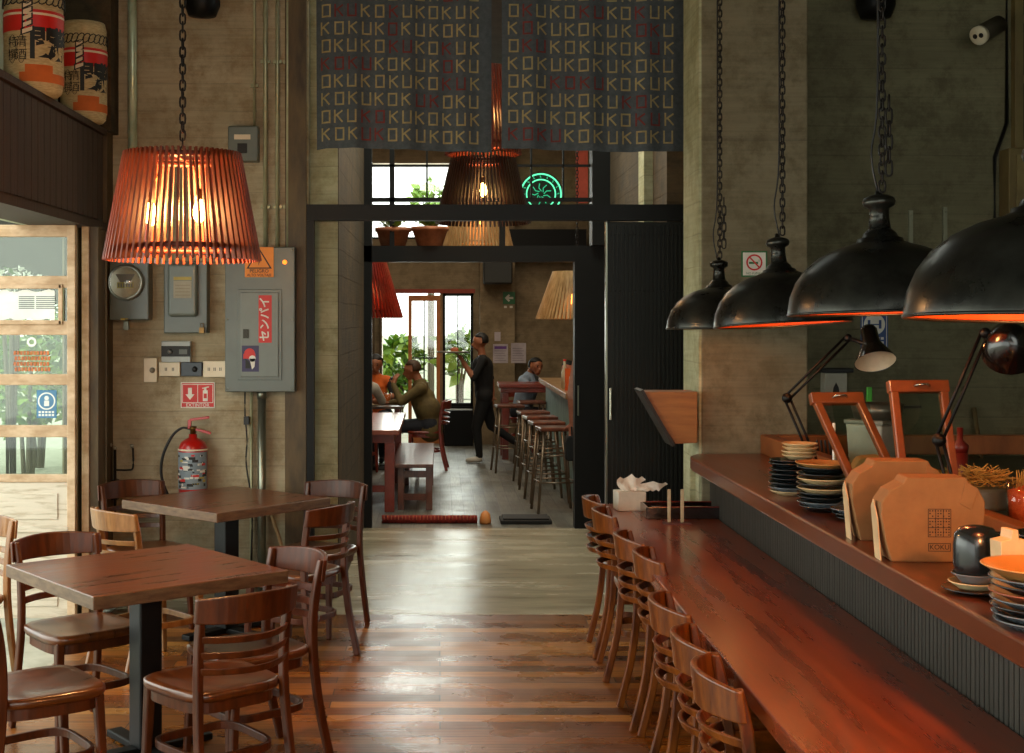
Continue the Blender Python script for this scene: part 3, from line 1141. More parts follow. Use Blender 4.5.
cb = MB().box(1.41, 1.9, .6, 7.05, 0, .985)
y = .6
while y < 7.02:
    cb.box(1.402, 1.41, y, y + .024, .02, .985)
    y += .030
cb.build('boarded_front', groove_panel, t)
# kitchen ledge border and back worktop
t = thing('kitchen_worktop', 'dark steel kitchen worktop behind the raised counter', 'worktop', (0, 0, 0))
MB().box(1.99, 4.9, .6, 7.85, 0, .93).build('worktop_body', M('dark_kitchen_steel', '3A3C34', .4, metal=.5), t)
MB().box(1.995, 4.9, .6, 7.85, .93, .96).build('worktop_surface', M('worktop_steel', '55564A', .35, metal=.6), t)
lb_m = M('brown_ledge_wood', '8E5426', .45, '6A3814', scale=3, stretch=(3, .7, 1))
b = MB().box(1.68, 1.74, .7, 7.08, 1.05, 1.15).box(1.74, 3.4, 7.02, 7.08, 1.05, 1.15)
tag(b.build('wooden_ledge', lb_m, bevel=.006), 'brown wooden border ledge running along the kitchen side of the raised counter', 'ledge')


# ================================================================== chains, lamps
def chain(mb, x, y, z0, z1, L=.038, r=.0034, w=.010, seed=0):
    rd = random.Random(seed)
    z = z0
    k = 0
    while z < z1:
        c, h = (z + L / 2), L / 2
        a0 = (k % 2) * PI / 2 + rd.uniform(-.25, .25)
        pts = []
        for j in range(12):
            a = 2 * PI * j / 12
            rx = w * math.cos(a)
            rz = (h - w) * (1 if math.sin(a) > 0 else -1) * (abs(math.sin(a)) > .01) + w * math.sin(a)
            pts.append((x + rx * math.cos(a0), y + rx * math.sin(a0), c + rz))
        nrm = (-math.sin(a0), math.cos(a0), 0)
        mb.sweep(pts, 0, 0, up=nrm, rad=r, n=5, closed=True)
        z += L - 2 * r - .003
        k += 1


def point(name, loc, p, c, r=.04):
    l = bpy.data.lights.new(name, 'POINT')
    l.energy = p
    l.color = c
    l.shadow_soft_size = r
    o = bpy.data.objects.new(name, l)
    o.location = loc
    COL.objects.link(o)
    return o


def dome_lamp(label, x, y, z, R, power, tilt=(0, 0), loop=True):
    t = thing('dome_pendant_lamp', label, 'pendant lamp', (x, y, z), 0, 'black dome pendants over the counter')
    k = R / .285
    prof = [(R, 0), (R * 1.0, .012 * k), (R * .975, .055 * k), (R * .91, .10 * k), (R * .81, .14 * k), (R * .66, .175 * k), (R * .48, .20 * k),
            (R * .31, .215 * k), (R * .25, .222 * k), (R * .24, .232 * k), (R * .19, .236 * k), (R * .175, .248 * k), (.034 * k, .262 * k)]
    b = MB().lathe(prof, n=48)
    ins = [(q[0] - .004, q[1] + (-.001 if i == 0 else -.004)) for i, q in enumerate(prof[:8])] + [(.0, .208 * k)]
    b.lathe([(R - .001, -.0005)] + ins[1:], n=48, mi=1)
    # remove cap faces closing the dome mouth
    nb = MB()
    nb.v = b.v
    for f, m_, s_ in zip(b.f, b.m, b.sm):
        if len(f) > 4:
            zs = max(b.v[i][2] for i in f)
            if zs < .005:
                continue
        nb.f.append(f)
        nb.m.append(m_)
        nb.sm.append(s_)
    nb.build('dome_shade', [dome_m, dome_in], t)
    rim = [(R * math.cos(2 * PI * j / 48), R * math.sin(2 * PI * j / 48), 0) for j in range(48)]
    MB().sweep(rim, 0, 0, rad=.0045, n=6, closed=True).build('rim', dome_m, t)
    MB().lathe([(.034 * k, .262 * k), (.03 * k, .30 * k), (.03 * k, .325 * k), (.046 * k, .334 * k), (.05 * k, .346 * k), (.046 * k, .358 * k), (.03 * k, .366 * k), (.012, .37 * k), (.008, .385 * k)], n=24).build('neck', dome_m, t)
    MB().lathe([(.0, .07), (.018, .075), (.028, .09), (.03, .105), (.02, .135), (.012, .15), (.012, .2)], n=16).build('bulb', bulb_soft, t)
    b = MB()
    z0 = .375 * k
    chain(b, 0, 0, z0, 4.78 - z, seed=int(y * 10))
    if loop:
        chain(b, .018, -.01, z0 + .05, z0 + .27, L=.05, seed=3)
    b.build('chain', chain_m, t)
    MB().sweep(catmull([(-.012, .005, z0), (-.03, .01, z0 + .12), (-.012, .008, z0 + .3), (-.010, .012, z0 + .9), (-.012, .01, 4.78 - z)], 5), 0, 0, rad=.0035, n=6).build('cord', cable_m, t)
    MB().lathe([(.0, 4.72 - z), (.06, 4.74 - z), (.06, 4.795 - z)], n=16).build('ceiling_cup', black_metal, t)
    for ch in kids(t):
        if ch.name.split('.')[0] in ('dome_shade', 'rim', 'neck'):
            ch.rotation_euler = (tilt[0], tilt[1], 0)
    point('pendant_bulb_light', (x, y, z + .05), power, (1.0, .42, .13), .05)
    return t


dome_lamp('smallest looking black dome pendant, furthest back over the counter', 1.372, 6.62, 1.71, .258, 4, (-.015, -.01))
dome_lamp('black dome pendant next to the no smoking sign', 1.372, 5.41, 1.733, .270, 6, (-.05, -.045), False)
dome_lamp('black dome pendant with a looped chain, above the wooden glass frames', 1.372, 4.19, 1.772, .284, 9, (-.025, -.02))
dome_lamp('largest looking black dome pendant at the picture edge above the kraft box', 1.345, 3.0, 1.755, .300, 19, (-.03, .02), False)


def slat_lamp(label, x, y, z0, z1, r0, r1, n, mat, ringm, bulbs, power, ctop=4.78, dep=.020, wd=.0092, glow=bulb_m, group='slatted pendant lamps'):
    """z0 bottom, z1 top"""
    t = thing('slatted_pendant_lamp', label, 'pendant lamp', (x, y, z0), 0, group)
    h = z1 - z0
    b = MB()
    for i in range(n):
        a = 2 * PI * i / n
        d = Vector((math.cos(a), math.sin(a), 0))
        b.bar(d * r0, d * r1 + Vector((0, 0, h)), wd, dep, up=d)
    b.build('slats', mat, t)
    for nm, rr, zz_ in (('lower_ring', r0 + (r1 - r0) * .12, h * .12), ('upper_ring', r0 + (r1 - r0) * .95, h * .95)):
        q = rr - dep * .75
        MB().sweep([(q * math.cos(2 * PI * j / 40), q * math.sin(2 * PI * j / 40), zz_) for j in range(40)], .006, .02, closed=True, smooth=True).build(nm, ringm, t)
    sp = MB()
    q = r0 + (r1 - r0) * .95 - dep * .7
    for a in (0, PI / 2):
        sp.bar((q * math.cos(a), q * math.sin(a), h * .95), (-q * math.cos(a), -q * math.sin(a), h * .95), .012, .012)
    sp.build('spider_bar', ringm, t)
    for k, (bx, by, bz) in enumerate(bulbs):
        MB().lathe([(.0, -.062), (.008, -.06), (.022, -.042), (.026, -.02), (.022, .0), (.014, .02), (.012, .03)], c=(bx, by, bz), n=14).build('bulb', glow, t)
        MB().lathe([(.016, .03), (.016, .07), (.006, .075)], c=(bx, by, bz), n=12).sweep([(bx, by, bz + .07), (bx * .6, by * .6, h * .95)], 0, 0, rad=.003, n=5).build('socket', socket_m, t)
    b = MB()
    chain(b, 0, 0, h * .96, ctop - z0, seed=2, L=.044, w=.011, r=.004)
    b.build('chain', chain_m, t)
    point('slatted_lamp_light', (x, y - .0, z0 + h * .45), power, (1.0, .47, .16), .05)
    return t


slat_lamp('large glowing orange slatted pendant hanging by chain over the near table', -1.02, 5.35, 1.985, 2.41, .302, .222, 65, slat_m, slat_dark,
          [(-.13, .02, .20), (.07, -.02, .21)], 84)
slat_lamp('orange lit slatted pendant mostly hidden behind the gap of the curtains', .29, 9.1, 2.862, 3.45, .25, .17, 56, slat_dark, slat_m,
          [(0.0, -.02, .24)], 30, CEIL - .05)
slat_lamp('dark slatted pendant hanging just below the printed curtains', .29, 9.1, 2.40, 2.835, .315, .21, 64, M('dark_brown_slat', '3A1C12', .4, '26110A'), slat_m,
          [(0.0, -.02, .24)], 5, 2.862 + .56)
slat_lamp('small pale bamboo pendant seen between the steel beams', .37, 13.2, 2.45, 2.95, .34, .22, 60, slat_pale, slat_pale,
          [(0.02, -.02, .3)], 10, wd=.02, glow=bulb_soft)
slat_lamp('red slatted pendant at the edge of the back doorway', -.70, 12.2, 1.77, 2.30, .36, .20, 56, M('red_slat', 'C0341E', .5, '8A1F10'), slat_dark,
          [(0.0, 0, .3)], 6, wd=.018, glow=bulb_soft)
slat_lamp('pale bamboo pendant over the back bar stools', 1.28, 12.6, 1.76, 2.20, .38, .22, 60, slat_pale, slat_pale,
          [(-.06, -.1, .2)], 10, wd=.024, glow=bulb_soft)

dome_lamp('unseen black dome pendant added beyond the picture edge, next in the row over the counter', 1.345, 1.85, 1.755, .29, 110, (0, 0), False)  # unseen dome added to light the near end of the bar

# ================================================================== noren curtains
CREAM, RED = 1, 2


def noren(label, xa, xb, reds, starts, seed):
    yC = 7.98
    zb, zt = 2.755, 4.25
    W = xb - xa
    rd = random.Random(seed)

    def yf(x, z):
        t = (x - xa) / W
        k = .4 + .6 * (zt - z) / (zt - zb)
        return yC + k * (.018 * math.sin(t * 19 + seed) + .010 * math.sin(t * 41 + seed * 2) + .012 * math.sin(z * 3 + t * 5)) + (.05 * max(0, .06 - t) / .06 if seed == 1 else 0) * k

    def hang(t):
        return .012 * math.sin(t * 4 + seed)
    b = MB()
    nx, nz = 90, 40
    for off in (0, .003):
        vs = []
        for i in range(nx + 1):
            for j in range(nz + 1):
                t = i / nx
                x = xa + W * t
                z = zb + hang(t) * (1 - j / nz) + (zt - zb) * j / nz
                vs.append((x, yf(x, z) + off, z))
        q = nz + 1
        b.add(vs, [(i * q + j, (i + 1) * q + j, (i + 1) * q + j + 1, i * q + j + 1) for i in range(nx) for j in range(nz)], 0, True)
    cw = W * .922 / 12
    ch = .1048
    xs = xa + W * (.03 if seed == 1 else .035)
    zbase = zb + .045
    lw, lh, st = cw * .70, ch * .74, .010

    def stroke(x0, z0, x1, z1, mi):
        n = max(2, int(math.hypot(x1 - x0, z1 - z0) / .012))
        d = Vector((x1 - x0, z1 - z0)).normalized()
        pn_ = Vector((-d.y, d.x)) * st / 2
        vs = []
        for i in range(n + 1):
            t = i / n
            px, pz = x0 + (x1 - x0) * t, z0 + (z1 - z0) * t
            for s in (-1, 1):
                X, Z = px + pn_.x * s, pz + pn_.y * s
                vs.append((X, yf(X, Z) - .0025, Z))
        b.add(vs, [(2 * i, 2 * i + 1, 2 * i + 3, 2 * i + 2) for i in range(n)], mi)
    WORD = 'KOKU'
    for row in range(14):           # row 0 = bottom
        odd = row % 2
        for c in range(12):
            L_ = ('KOKU' if odd == 0 else 'OKUK')[c % 4]
            rd_set = reds.get(row, ()) if row < 8 else tuple(random.Random(seed * 50 + row).sample(range(1, 13), 3))
            mi = RED if (c + 1) in rd_set else CREAM
            x0 = xs + c * cw + (.004 * math.sin(row * 3 + c))
            z0 = zbase + row * ch + hang(c / 12) * (1 - row / 14)
            x1, z1 = x0 + lw, z0 + lh
            h = st / 2
            if L_ == 'O':
                stroke(x0 + h, z0, x0 + h, z1, mi)
                stroke(x1 - h, z0, x1 - h, z1, mi)
                stroke(x0 + h, z0 + h, x1 - h, z0 + h, mi)
                stroke(x0 + h, z1 - h, x1 - h, z1 - h, mi)
            elif L_ == 'U':
                stroke(x0 + h, z0, x0 + h, z1, mi)
                stroke(x1 - h, z0, x1 - h, z1, mi)
                stroke(x0 + h, z0 + h, x1 - h, z0 + h, mi)
            else:
                stroke(x0 + h, z0, x0 + h, z1, mi)
                stroke(x0 + h, (z0 + z1) / 2, x1 - h, z1 - h, mi)
                stroke(x0 + h + .012, (z0 + z1) / 2 + .008, x1 - h, z0 + h, mi)
    o = b.build('noren_curtain', [cloth_m, cloth_cream, cloth_red])
    return tag(o, label, 'curtain')


noren('left printed blue-grey noren cloth with rows of koku letters', -.735, .305,
      {0: (4, 5), 1: (4, 5), 2: (8, 9), 3: (10, 11), 4: (1, 2, 3, 4, 10), 5: (6, 7, 10), 6: (6,), 7: (2, 3, 6)}, 0, 1)
noren('right printed blue-grey noren cloth, beside the concrete pillar', .365, 1.455,
      {0: (1, 2, 3, 4), 1: (10, 11), 2: (9, 10), 3: (4, 5, 6, 7), 4: (), 5: (2, 3, 11), 6: (2, 10, 11), 7: (2, 6, 7, 10)}, 0, 2)
tag(MB().sweep([(-.84, 8.0, 4.24), (1.6, 8.0, 4.24)], 0, 0, rad=.018).build('curtain_rod', black_metal), 'black rod carrying the printed curtains high in the opening', 'rod')

# ================================================================== wall gear on the left wall
WY = 8.4


def bx(u0, u1, v0, v1, y0=WY, y1=None):
    return xat(u0, y0), xat(u1, y0), zat(v1, y0), zat(v0, y0)


# big electrical panel
t = thing('breaker_panel', 'large grey breaker panel with red stickers on the left wall', 'electrical panel', (0, 0, 0))
x0, x1, z0, z1 = bx(228, 297, 248, 391)
MB().box(x0, x1, WY - .12, WY, z0, z1).build('panel_box', panel_grey, t, bevel=.006)
a0, a1, c0, c1 = bx(244, 281, 293, 376)
MB().box(a0 - .02, a1 + .02, WY - .128, WY - .12, c0 - .02, c1 + .02).build('panel_trim', panel_grey, t, bevel=.003)
dm = MB().box(a0, a1, WY - .136, WY - .128, c0, c1).build('panel_door', panel_grey2, t, bevel=.003)
MB().box(a0 + .015, a0 + .05, WY - .142, WY - .136, zat(338, WY), zat(329, WY)).box(a0 + .024, a0 + .04, WY - .147, WY - .142, zat(336, WY), zat(331, WY)).build('latch', M('dark_latch', '2E2E28', .4, metal=.6), dm)
b = MB()
for sx in (x0 + .015, x1 - .015):
    for sz in (z0 + .02, z1 - .02, (z0 + z1) / 2):
        b.sphere((sx, WY - .122, sz), .006, 8, 5)
b.build('screw', steel, t)
MB().lathe([(.014, 0), (.014, .006), (.01, .012), (0, .014)], c=(xat(287, WY), WY - .12, zat(263, WY)), axis=(0, -1, 0), n=16).build('bulb_reflection', emit('orange_bulb_glint', 'FF8A2C', 2.0), t)  # glowing button painted in for a bulb's reflection on the enamel
fr = FRONT(xat(268, WY), WY - .137, zat(319, WY))
b = MB()
rect2(b, -.04, .04, -.145, .145, fr, 0, .0005)
b.text('センパイ', .068, (fr[0], (0, 0, 1), (-1, 0, 0), (0, -1, 0)), 1, depth=.002, bold=.02)
tag(b.build('wall_sticker', [sign_red, sign_white]), 'tall red sticker with white katakana on the breaker panel door', 'sticker')
fr = FRONT(xat(253.5, WY), WY - .137, zat(358, WY))
b = MB()
rect2(b, -.052, .052, -.08, .08, fr, 0, .0005)
disc(b, (-.005, .03), .033, fr, 1, .001)
rect2(b, -.043, .03, .0, .03, fr, 1, .0012)
disc(b, (.012, .0), .020, fr, 2, .002)
poly2(b, [(-.005, .0), (.03, .0), (.025, -.05), (.01, -.065)], fr, 2, .002)
poly2(b, [(-.03, -.0), (-.006, -.02), (.0, -.06), (-.03, -.06)], fr, 3, .0021)
tag(b.build('wall_sticker', [M('sticker_violet', '2C2450', .5), sign_red, sign_white, ink]), 'small violet sticker with a red and white figure on the breaker panel', 'sticker')
# voltage warning sign
fr = FRONT(xat(262, WY), WY - .125, zat(263, WY))
b = MB()
b.prism([(-.088, -.092), (.088, -.092), (.088, .092), (-.088, .092)], .004, fr, 0)
poly2(b, [(-.078, -.04), (.078, -.04), (0, .086)], fr, 1, .006)
poly2(b, [(-.064, -.033), (.064, -.033), (0, .073)], fr, 0, .007)
poly2(b, [(.008, .055), (-.012, .015), (.0, .015), (-.006, -.022), (.014, .025), (.002, .025)], fr, 1, .008)
b.text('PELIGRO', .030, FRONT(fr[0][0], fr[0][1], fr[0][2] - .055), 1, depth=.007, bold=.01)
b.text('ALTO VOLTAJE', .022, FRONT(fr[0][0], fr[0][1], fr[0][2] - .080), 1, depth=.007, bold=.01)
tag(b.build('voltage_sign', [sign_orange, ink]), 'orange high voltage warning sign at top of the breaker panel', 'sign')

# electricity meter
t = thing('electricity_meter', 'grey wall box with a round glass electricity meter', 'electricity meter', (0, 0, 0))
x0, x1, z0, z1 = bx(114, 153, 262, 320)
MB().box(x0, x1, WY - .12, WY, z0, z1).build('meter_box', panel_grey2, t, bevel=.008)
cx, cz = xat(131, WY), zat(283, WY)
MB().lathe([(.112, 0), (.112, .02), (.1, .03)], c=(cx, WY - .12, cz), axis=(0, -1, 0), n=32).build('meter_ring', M('bright_ring', '9A9A90', .3, metal=.8), t)
dl = MB().lathe([(.094, 0), (.094, .03), (.0, .031)], c=(cx, WY - .12, cz), axis=(0, -1, 0), n=32).build('dial', M('dial_face', 'B8B49C', .5), t)
b = MB()
fr = FRONT(cx, WY - .153, cz)
poly2(b, [(-.06, .05), (.06, .05), (.03, .0), (-.03, .0)], fr, 1)
rect2(b, -.05, .05, -.035, .0, fr, 0, .002)
for k in range(6):
    rect2(b, -.045 + k * .016, -.035 + k * .016, -.03, -.006, fr, 1, .003)
b.build('dial_print', [M('meter_yellow', '9C9A48', .5), M('meter_grey', '6A6A60', .5)], dl)
MB().lathe([(.098, 0), (.098, .035), (.085, .055), (.0, .06)], c=(cx, WY - .13, cz), axis=(0, -1, 0), n=32).build('glass_cover', clear, t)
b = MB().box(cx - .035, cx + .01, WY - .125, WY - .12, z0 - .0, z0 + .012)
b.build('hasp', gold, t)
tag(MB().sweep([(cx - .005, WY - .14, z0 - .01), (cx - .005, WY - .14, z0 + .005), (cx + .01, WY - .14, z0 + .005), (cx + .01, WY - .14, z0 - .01)], 0, 0, rad=.003, n=6)
    .box(cx - .012, cx + .018, WY - .15, WY - .13, z0 - .06, z0 - .01).build('padlock', M('padlock_steel', '8A8878', .3, metal=.8)), 'small steel padlock hanging under the electricity meter', 'padlock')

# safety switch box
t = thing('switch_box', 'grey enamel switch box with raised cover between meter and panel', 'electrical box', (0, 0, 0))
x0, x1, z0, z1 = bx(167, 210, 262, 333)
MB().box(x0, x1, WY - .1, WY, z0, z1).build('box_body', panel_grey, t, bevel=.006)
MB().box(x0 + .03, x1 - .055, WY - .145, WY - .1, z0 + .10, z1 - .01).build('box_cover', panel_grey2, t, bevel=.03, seg=4)
b = MB()
fr = FRONT(xat(187, WY), WY - .146, zat(288, WY))
rect2(b, -.055, .055, -.065, .04, fr, 0)
rect2(b, -.055, .055, .045, .065, fr, 1)
for k in range(4):
    rect2(b, -.045, .045, -.05 + k * .02, -.044 + k * .02, fr, 2, .002)
b.build('rating_label', [M('old_label', 'A89E88', .6), gold, M('faint_print', '8E8470', .6)], t)
tag(MB().box(x1 - .045, x1 - .015, WY - .13, WY - .1, z0 + .0, z0 + .035).sweep([(x1 - .04, WY - .115, z0 + .035), (x1 - .04, WY - .115, z0 + .06), (x1 - .02, WY - .115, z0 + .06), (x1 - .02, WY - .115, z0 + .035)], 0, 0, rad=.003, n=6)
    .build('padlock', M('brass_padlock', '8E6A38', .4, metal=.6)), 'brass padlock on the lower corner of the switch box', 'padlock')

# thermostat like control
t = thing('wall_control', 'silver and black wall control with a dial above the sockets', 'wall control', (0, 0, 0))
x0, x1, z0, z1 = bx(163, 192, 341, 362)
MB().box(x0, x1, WY - .05, WY, z0, z1).build('control_body', M('silver_plastic', 'A8ACA8', .35), t, bevel=.004)
MB().box(x0, x1, WY - .054, WY - .05, z0 + .035, z1 - .03).build('control_band', ink, t)
MB().lathe([(.016, 0), (.013, .014), (0, .015)], c=(x0 + .055, WY - .054, (z0 + z1) / 2), axis=(0, -1, 0), n=16).build('dial', M('grey_dial', '6A6E6A', .4), t)
MB().box(x1 - .07, x1 - .02, WY - .056, WY - .054, z0 + .05, z0 + .08).build('rocker_switch', M('grey_keys', '50544E', .4), t)


def plate(label, u0, u1, v0, v1, mat, holes, dep=.035, knob=False):
    t = thing('socket_plate', label, 'wall socket')
    x0, x1, z0, z1 = bx(u0, u1, v0, v1)
    MB().box(x0, x1, WY - dep, WY, z0, z1).build('cover_plate', mat, t, bevel=.004)
    b = MB()
    for k in range(holes):
        cx = x0 + (x1 - x0) * (k + 1) / (holes + 1)
        b.box(cx - .006, cx - .002, WY - dep - .001, WY - dep, (z0 + z1) / 2 - .01, (z0 + z1) / 2 + .01)
        b.box(cx + .003, cx + .007, WY - dep - .001, WY - dep, (z0 + z1) / 2 - .01, (z0 + z1) / 2 + .01)
    if knob:
        b.lathe([(.018, 0), (.015, .012), (0, .013)], c=(x0 + (x1 - x0) * .65, WY - dep, (z0 + z1) / 2), axis=(0, -1, 0), n=16)
    if b.f:
        b.build('outlet_slot' if not knob else 'knob', ink if mat != cream or not knob else M('grey_knob', '8A8272', .4), t)


plate('tall cream switch plate with a round knob left of the socket row', 145, 158, 358, 382, cream, 0, knob=True)
plate('cream double socket plate beside the tall switch plate', 160, 181, 362, 376, cream, 2)
plate('dark blue-grey socket plate in the middle of the row', 182, 203, 362, 376, navy, 0, knob=True)
plate('cream triple socket plate touching the breaker panel', 204, 227, 361, 377, cream, 3)

# extinguisher sign
fr = FRONT(xat(198, WY), WY - .004, zat(395, WY))
b = MB()
b.prism([(-.106, -.08), (.106, -.08), (.106, .08), (-.106, .08)], .004, fr, 1)
rect2(b, -.10, .10, -.074, .074, fr, 0, .005)
rect2(b, -.096, -.092, -.045, .068, fr, 1, .006)
rect2(b, .092, .096, -.045, .068, fr, 1, .006)
rect2(b, -.096, .096, .064, .068, fr, 1, .006)
rect2(b, -.096, .096, -.049, -.045, fr, 1, .006)
rect2(b, -.002, .002, -.045, .066, fr, 1, .006)
poly2(b, [(-.06, .045), (-.036, .045), (-.036, .005), (-.02, .005), (-.048, -.03), (-.076, .005), (-.06, .005)], fr, 1, .007)
rect2(b, .032, .062, -.038, .03, fr, 1, .007)
rect2(b, .040, .054, .03, .045, fr, 1, .007)
poly2(b, [(.028, .045), (.07, .055), (.07, .048), (.028, .038)], fr, 1, .007)
rect2(b, .037, .057, -.02, .01, fr, 0, .008)
b.text('EXTINTOR', .030, FRONT(fr[0][0], fr[0][1], fr[0][2] - .063), 1, depth=.007, bold=.01)
tag(b.build('extinguisher_sign', [sign_red, sign_white]), 'red extintor sign with white arrow above the fire extinguisher', 'sign')

# fire extinguisher
ex, ez = xat(193, WY - .12), zat(492, WY)
t = thing('fire_extinguisher', 'red fire extinguisher with a patterned label hung on the wall', 'fire extinguisher', (ex, WY - .12, ez))
R = .088
MB().lathe([(.0, .0), (R * .8, .0), (R * .98, .015), (R, .03), (R, .35), (R * .97, .375), (R * .8, .41), (R * .5, .432), (.026, .44), (.026, .47), (0, .471)], n=32).build('cylinder_body', red_paint, t)
# label wrap
b = MB()
n = 28
for ring, (za, zb_, mi) in enumerate(((.05, .335, 0),)):
    vs = []
    for i in range(n + 1):
        a = PI + .15 + (PI - .3) * i / n
        vs += [((R + .001) * math.cos(a), (R + .001) * math.sin(a), za), ((R + .001) * math.cos(a), (R + .001) * math.sin(a), zb_)]
    b.add(vs, [(2 * i, 2 * i + 2, 2 * i + 3, 2 * i + 1) for i in range(n)], mi, True)
rd = random.Random(5)
for i in range(70):
    a0 = rd.uniform(PI + .3, 2 * PI - .6)
    da = rd.uniform(.12, .5)
    za = rd.uniform(.06, .31)
    dz = rd.uniform(.006, .022)
    mi = rd.choice([1, 1, 1, 2, 2, 2, 3, 4, 1])
    vs = []
    for k in range(4):
        a = a0 + da * k / 3
        rr = R + .002 + .0002 * (i % 5)
        vs += [(rr * math.cos(a), rr * math.sin(a), za), (rr * math.cos(a), rr * math.sin(a), za + dz)]
    b.add(vs, [(2 * k, 2 * k + 2, 2 * k + 3, 2 * k + 1) for k in range(3)], mi, True)
b.build('label_wrap', [M('label_grey', '7E8A92', .5), ink, sign_white, sign_red, gold], t)
MB().sweep([((R + .002) * math.cos(2 * PI * j / 32), (R + .002) * math.sin(2 * PI * j / 32), .352) for j in range(32)], .003, .012, closed=True, smooth=True).build('band', cream, t)
MB().lathe([(.018, .47), (.018, .5), (.022, .505), (.022, .53), (0, .53)], n=12).build('valve', socket_m, t)
MB().bar((-.03, 0, .525), (.11, 0, .475), .022, .02, up=(0, 0, 1)).bar((-.02, 0, .58), (.10, 0, .60), .022, .02).bar((-.022, 0, .52), (-.02, 0, .58), .022, .02, up=(0, 1, 0)).build('handle', red_paint, t, bevel=.003)
MB().sweep(catmull([(-.02, 0, .51), (-.07, 0, .515), (-.13, .0, .45), (-.185, .0, .30), (-.195, .01, .14), (-.15, .02, -.02), (-.08, .03, -.06)], 6), 0, 0, rad=.009, n=8).build('hose', cable_m, t)
MB().box(-.03, .03, .08, .119, .36, .42).box(-.03, .03, .08, .12, .1, .14).build('wall_bracket', steel, t)
t.scale = (1, 1, .79)

# conduits above and below the panel
for u, r, zb, lb in ((255, .008, zat(128, WY), 'thin conduit ending in the small isolator box'), (266, .014, zat(249, WY), 'thicker conduit second from the isolator, running up from the breaker panel'),
                     (278, .012, zat(249, WY), 'third conduit running up from the breaker panel'), (288, .012, zat(249, WY), 'pale conduit nearest the steel frame, up from the breaker panel')):
    t = thing('wall_conduit', lb, 'conduit', (xat(u, WY), WY - .03, zb), 0, 'conduits on the left wall')
    MB().sweep([(0, 0, 0), (0, 0, CEIL - zb)], 0, 0, rad=r, n=12).build('pipe', thin_pipe, t)
    for q in (1.15, .25):
        MB().box(-r - .015, r + .015, -.004, .03, q, q + .02).build('pipe_clamp', thin_pipe, t)
tag(MB().sweep([(xat(135, WY), WY - .06, 2.3), (xat(134.5, WY), WY - .06, CEIL)], 0, 0, rad=.028, n=14).sweep([(xat(135, WY), WY - .06, 2.2), (xat(135, WY), WY - .06, 2.45)], 0, 0, rad=.032, n=14).build('wall_pipe', green_pipe), 'wide green-grey pipe rising above the electricity meter', 'pipe')
tag(MB().sweep([(xat(263, WY), WY - .06, 0), (xat(263, WY), WY - .06, zat(391, WY))], 0, 0, rad=.026, n=16).lathe([(.03, 0), (.03, .05)], c=(xat(263, WY), WY - .06, zat(398, WY)), n=16).build('wall_pipe', steel), 'shiny steel pipe between floor and breaker panel', 'pipe')
tag(MB().sweep([(xat(252, WY), WY - .03, 0), (xat(252, WY), WY - .03, zat(391, WY))], 0, 0, rad=.010, n=10).build('wall_pipe', thin_pipe), 'thin conduit below the breaker panel beside the steel pipe', 'pipe')
tag(MB().sweep(catmull([(xat(u, WY), WY - .04, zat(v, WY)) for u, v in ((246, 391), (246, 415), (248, 440), (247, 462), (251, 490), (253, 520), (252, 560))], 4), 0, 0, rad=.005, n=6)
    .box(xat(245, WY), xat(250, WY), WY - .06, WY - .02, zat(424, WY), zat(416, WY)).build('cable', cable_m), 'black cable hanging below the breaker panel', 'cable')
tag(MB().sweep([(xat(268, WY), WY - .05, zat(500, WY)), (xat(292, WY), WY - .2, zat(560, WY))], 0, 0, rad=.011, n=8).build('wooden_stick', M('pale_stick', 'A88458', .6)), 'pale stick leaning on the wall behind the far table', 'stick')
# isolator box
t = thing('isolator_box', 'small grey isolator box with a square button high on the wall', 'electrical box')
x0, x1, z0, z1 = bx(230, 260, 128, 163)
MB().box(x0, x1, WY - .09, WY, z0, z1).build('box_body', panel_grey2, t, bevel=.008)
MB().box(x0 + .06, x0 + .12, WY - .1, WY - .09, z0 + .05, z0 + .11).build('button', ink, t, bevel=.003)
MB().box(x0 + .04, x0 + .14, WY - .094, WY - .09, z0 + .135, z0 + .165).build('name_strip', cream, t)
# wall lamp / speaker shapes near the top
for u, v, y, lb in ((203, 3, WY, 'black round wall speaker behind the hanging lamp chain'), (874, 4, KY, 'black round wall speaker high on the kitchen wall')):
    t = thing('wall_speaker', lb, 'speaker', (xat(u, y - .1), y, zat(v, y - .1)))
    b = MB().sweep([(0, -.06, .06), (0, -.06, 0)], 0, 0, rad=.01)
    b = MB().lathe([(.0, -.10), (.085, -.085), (.11, -.02), (.11, .12), (.095, .2), (0, .21)], c=(0, -.13, 0), n=24)
    b.build('speaker_body', black_metal, t)
    MB().box(-.03, .03, -.04, 0, -.02, .12).build('mount', black_metal, t)

# coat hooks / valve left of the extinguisher
t = thing('pipe_hooks', 'bent metal hooks with ball ends by the extinguisher hose', 'hook rack')
hy = WY - .05
P = lambda u, v: (xat(u, hy), hy, zat(v, hy))
b = MB().sweep([P(110, 446), P(110.5, 490), P(110, 530)], 0, 0, rad=.009).sweep([P(115, 449), P(115, 500), P(115, 530)], 0, 0, rad=.009)
b.sweep(catmull([P(115, 470), P(128, 470), P(133, 467), P(133, 448)], 5), 0, 0, rad=.006)
b.box(xat(108, hy), xat(117, hy), hy, WY, zat(500, hy), zat(480, hy))
b.build('rod', M('dark_hook_iron', '2A2622', .4, metal=.7), t)
b = MB()
for u, v in ((110, 445), (115, 448), (132, 446)):
    b.sphere(P(u, v), .014, 12, 8)
b.build('ball_end', M('bright_ball', 'B0AC9C', .3, metal=.7), t)

